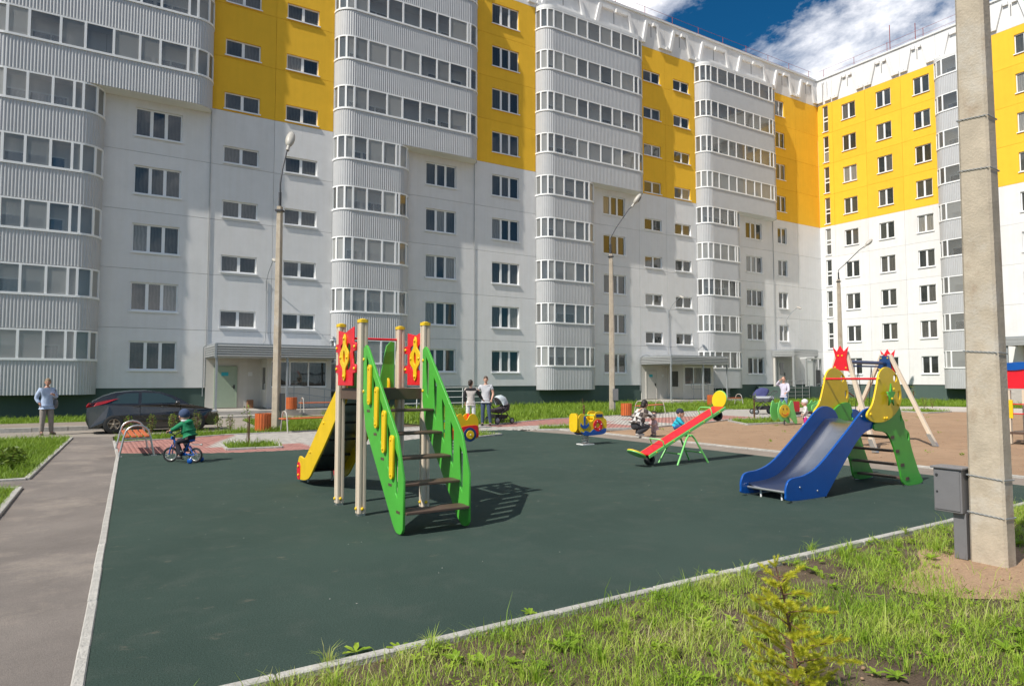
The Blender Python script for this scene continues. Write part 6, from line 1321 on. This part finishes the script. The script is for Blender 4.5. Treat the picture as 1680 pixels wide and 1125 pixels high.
tag(b.build('grass', 'grass'), 'dense tall grass tufts standing in the foreground verge', 'grass', kind='stuff')
# clover-like ground cover
b = MB(); q = np.random.default_rng(33)
for _ in range(90):
    tx, ty = q.uniform(-54.8, -45), q.uniform(-35.6, -32.15)
    if math.hypot((tx - dirt[0]) / 1.15, (ty - dirt[1]) / .75) < .9: continue
    R_ = q.uniform(.05, .17)
    for _k in range(int(R_ * 520)):
        a = q.uniform(0, 2 * PI); rr = R_ * math.sqrt(q.uniform(0, 1)); p = Vector((tx + rr * math.cos(a), ty + rr * math.sin(a), q.uniform(.015, .06))); n_ = Vector((q.normal(0, .35), q.normal(0, .35), 1)).normalized(); u_ = n_.orthogonal().normalized(); u_.rotate(Matrix.Rotation(q.uniform(0, 6.28), 3, n_)); v_ = n_.cross(u_); s_ = q.uniform(.006, .014)
        b.add([p - u_ * s_, p - v_ * s_ * .6, p + u_ * s_, p + v_ * s_ * .6], [(0, 1, 2, 3)])
tag(b.build('ground_cover', 'weed'), 'patches of small leaved ground cover in the foreground verge', 'ground cover', kind='stuff')
# broadleaf weeds near the camera
b = MB(); q = np.random.default_rng(11)
for _ in range(330):
    x, y = q.uniform(-54.5, -45.5), q.uniform(-35.5, -32.15); n = q.integers(5, 12); s_ = q.uniform(.03, .075)
    if math.hypot(x - dirt[0], y - dirt[1]) < .6: continue
    for k in range(n):
        a = 2 * PI * k / n + q.uniform(-.3, .3); u_ = Vector((math.cos(a), math.sin(a), q.uniform(.25, .9))).normalized(); v_ = Vector((-math.sin(a), math.cos(a), 0)); p = Vector((x, y, .005)); L0 = s_ * q.uniform(.7, 1.4)
        b.add([p, p + u_ * L0 * .5 - v_ * L0 * .2, p + u_ * L0 - v_ * L0 * .13 - Vector((0, 0, L0 * .12)), p + u_ * L0 * 1.15 - Vector((0, 0, L0 * .25)), p + u_ * L0 + v_ * L0 * .13 - Vector((0, 0, L0 * .12)), p + u_ * L0 * .5 + v_ * L0 * .2], [(0, 1, 2, 3, 4, 5)])
tag(b.build('weeds', 'weed'), 'low broadleaf weeds scattered in the foreground grass', 'weeds', kind='stuff')
b = MB()
for _ in range(260):
    x, y = q.uniform(-54.5, -45.5), q.uniform(-35.5, -32.2); r = q.uniform(.006, .02); b.ell((x, y, 0), (r, r * q.uniform(.6, 1), r * .6), 6, 4)
for _ in range(26):
    x, y = dirt[0] + q.normal(0, .5), dirt[1] + q.normal(0, .3); r = q.uniform(.005, .018); b.ell((x, y, .0), (r, r * .8, r * .6), 6, 4)
tag(b.build('stones', 'sand'), 'small stones and clods in the foreground soil', 'stones', kind='stuff')
sheet('bare_soil', [(dirt[0] + 1.25 * math.cos(a) * (1 + .18 * math.sin(3 * a)), dirt[1] + .75 * math.sin(a) * (1 + .2 * math.cos(4 * a + 1)), ) for a in np.linspace(0, 2 * PI, 40)[:-1]], -.006, 'sand')
sheet('garden_soil', near, -.014, 'soil')
b = MB(); q = np.random.default_rng(44)
for _ in range(46):
    x, y = pt(q.uniform(-40.5, -18), q.uniform(-31, -17)); 
    leafcloud(b, (x, y, .02), (q.uniform(.04, .14), q.uniform(.04, .14), .03), int(q.uniform(6, 22)), .028, int(q.integers(1, 9999)))
tag(b.build('weeds', 'grassfar'), 'sparse small weeds growing on the brown sandy ground', 'weeds', kind='stuff')
b = MB()
for _ in range(500):
    x, y = pt(q.uniform(-40.8, -25), q.uniform(-31, -17)); r = q.uniform(.008, .03); b.ell((x, y, -.014), (r, r * .8, r * .7), 6, 4)
tag(b.build('stones', 'sand'), 'clods and small stones on the brown sandy ground', 'stones', kind='stuff')
# shrubs
def shrub(x, y, h, r, n, label, group=None, z=0, ls=.035, m='shrub'):
    T = thing('shrub', label, 'shrub', (x, y, z), group=group); b = MB(); q = random.Random(int(x * 100 + y * 37))
    for k in range(5):
        a = q.uniform(0, 2 * PI); b.tube([(0, 0, 0), (math.cos(a) * r * .3, math.sin(a) * r * .3, h * .5), (math.cos(a) * r * .5, math.sin(a) * r * .5, h * .9)], .006, 4)
    b.build('stem', 'bark', T); b = MB(); leafcloud(b, (0, 0, h * .58), (r, r, h * .45), n, ls, int(abs(x * 10)) + 1); b.build('foliage', m, T)
for i, (x, y, h) in enumerate(((-54.68, -12.85, .62), (-54.05, -12.75, .66), (-53.45, -12.65, .66), (-52.75, -12.55, .72), (-52.1, -12.5, .58), (-51.75, -12.6, .55))):
    shrub(x, y, h, .15, 130, ['young shrub before the rear wheel of the black car', 'young shrub before the rear door of the black car', 'young shrub before the middle of the black car', 'tallest young shrub before the front door of the black car', 'young shrub before the front wheel of the black car', 'young shrub before the nose of the black car'][i], 'young shrubs in a row before the car')
shrub(-56.95, -20.3, .42, .28, 380, 'leafy weed clump on the left lawn', ls=.05)
for i, (x, y, h, l) in enumerate(((-47.0, -17.9, .5, 'young shrub in the bed behind the car rocker'), (-24.0, -9.6, .6, 'young shrub on the lawn before the second entrance'), (-14.2, -15.6, .7, 'young shrub left in the far kerbed bed'), (-12.9, -15.4, .6, 'young shrub right in the far kerbed bed'))): shrub(x, y, h, .25, 160, l)
def sapling(x, y, h, label, n=60):
    T = thing('sapling', label, 'sapling', (x, y, 0)); b = MB(); b.tube([(0, 0, 0), (.01, 0, h * .5), (-.01, .01, h)], [.012, .009, .004], 6); b.build('trunk', 'bark', T)
    b = MB(); b.box(.03, .07, -.02, .02, 0, h * .75); b.build('stake', 'bark', T); b = MB(); leafcloud(b, (0, 0, h * .8), (.16, .16, h * .3), n, .04, int(abs(x * 7))); b.build('crown', 'shrub', T)
sapling(-52.2, -17.7, 1.0, 'staked sapling in the bed near the left paving', 50); sapling(-40.0, -16.25, 1.0, 'staked sapling beside the middle lamp post', 30); sapling(-31.6, -17.3, 1.1, 'staked sapling in the bed near the dragon rocker', 60); sapling(-16.2, -16.0, 1.4, 'staked sapling in the far kerbed bed', 70)
# spruce sapling in the foreground
SX, SY = -52.66, -34.13
T = thing('spruce_sapling', 'small young spruce with yellow green shoots in the foreground grass', 'sapling', (SX, SY, 0)); q = random.Random(5)
tr = [Vector((0, 0, 0)), Vector((-.01, 0, .2)), Vector((-.03, .01, .40)), Vector((-.06, .03, .60)), Vector((-.09, .05, .75))]
b = MB(); b.tube(tr, [.010, .009, .007, .005, .003], 6); b.build('trunk', 'bark', T)
def tpos(z):
    for a, c in zip(tr, tr[1:]):
        if a.z <= z <= c.z: return a + (c - a) * ((z - a.z) / (c.z - a.z))
    return tr[-1]
def shoot(b, p, d, L0, r=.012, dens=1000):
    d = d.normalized(); n = int(L0 * dens); a = d.orthogonal().normalized(); c = d.cross(a)
    for k in range(n):
        t = k / n; an = k * 2.4; o_ = (a * math.cos(an) + c * math.sin(an)); base = p + d * L0 * t; e = base + o_ * r * (1.15 - .5 * t) + d * r * .9; s_ = d.cross(o_) * .0016
        b.add([base - s_, base + s_, e + s_ * .4, e - s_ * .4], [(0, 1, 2, 3)])
for k in range(50):
    z = .03 + .67 * (k / 49) ** 1.35; p = tpos(z); ln = (.36 * (1 - z / .95) + .05) * q.uniform(.45, 1.1); a = k * 2.4 + q.uniform(-.6, .6); d = Vector((math.cos(a), math.sin(a), q.uniform(.05, .9))).normalized()
    br = MB(); e = p + d * ln - Vector((0, 0, ln * .12)); m_ = p + d * ln * .5 - Vector((0, 0, ln * q.uniform(-.03, .08))); br.tube([p, m_, e], [.004, .003, .002], 5); o = br.build('branch', 'bark', T); f = MB()
    shoot(f, m_, e - m_, (e - m_).length + .02, .015)
    shoot(f, p + (m_ - p) * .4, m_ - p, ln * .3, .013, 500)
    for j in range(6):
        t = .30 + .13 * j; sp = p + (e - p) * t; sd_ = (d * q.uniform(.5, 1.2) + d.cross(Vector((0, 0, 1))) * q.uniform(.5, 1.1) * (1 if j % 2 else -1) + Vector((0, 0, q.uniform(-.3, .7)))); shoot(f, sp, sd_, ln * q.uniform(.18, .30) * (1.2 - t * .6), .015)
    f.build('needles', 'spruce', o)
f = MB(); shoot(f, tr[-1], Vector((-.2, 0, 1)), .05, .013); shoot(f, tr[-1], Vector((.6, .2, .7)), .06, .012); shoot(f, tr[-1], Vector((-.8, 0, .5)), .06, .012); f.build('leader', 'spruce', T)
# litter specks on the rubber
b = MB(); q = np.random.default_rng(2)
for _ in range(90):
    x, y = q.uniform(-55.3, -43.5), q.uniform(-31.5, -20); r = q.uniform(.002, .006); b.box(x, x + r * 2, y, y + r, .001, .004)
tag(b.build('specks', 'kerb'), 'pale crumbs scattered on the rubber surface', 'crumbs', kind='stuff')
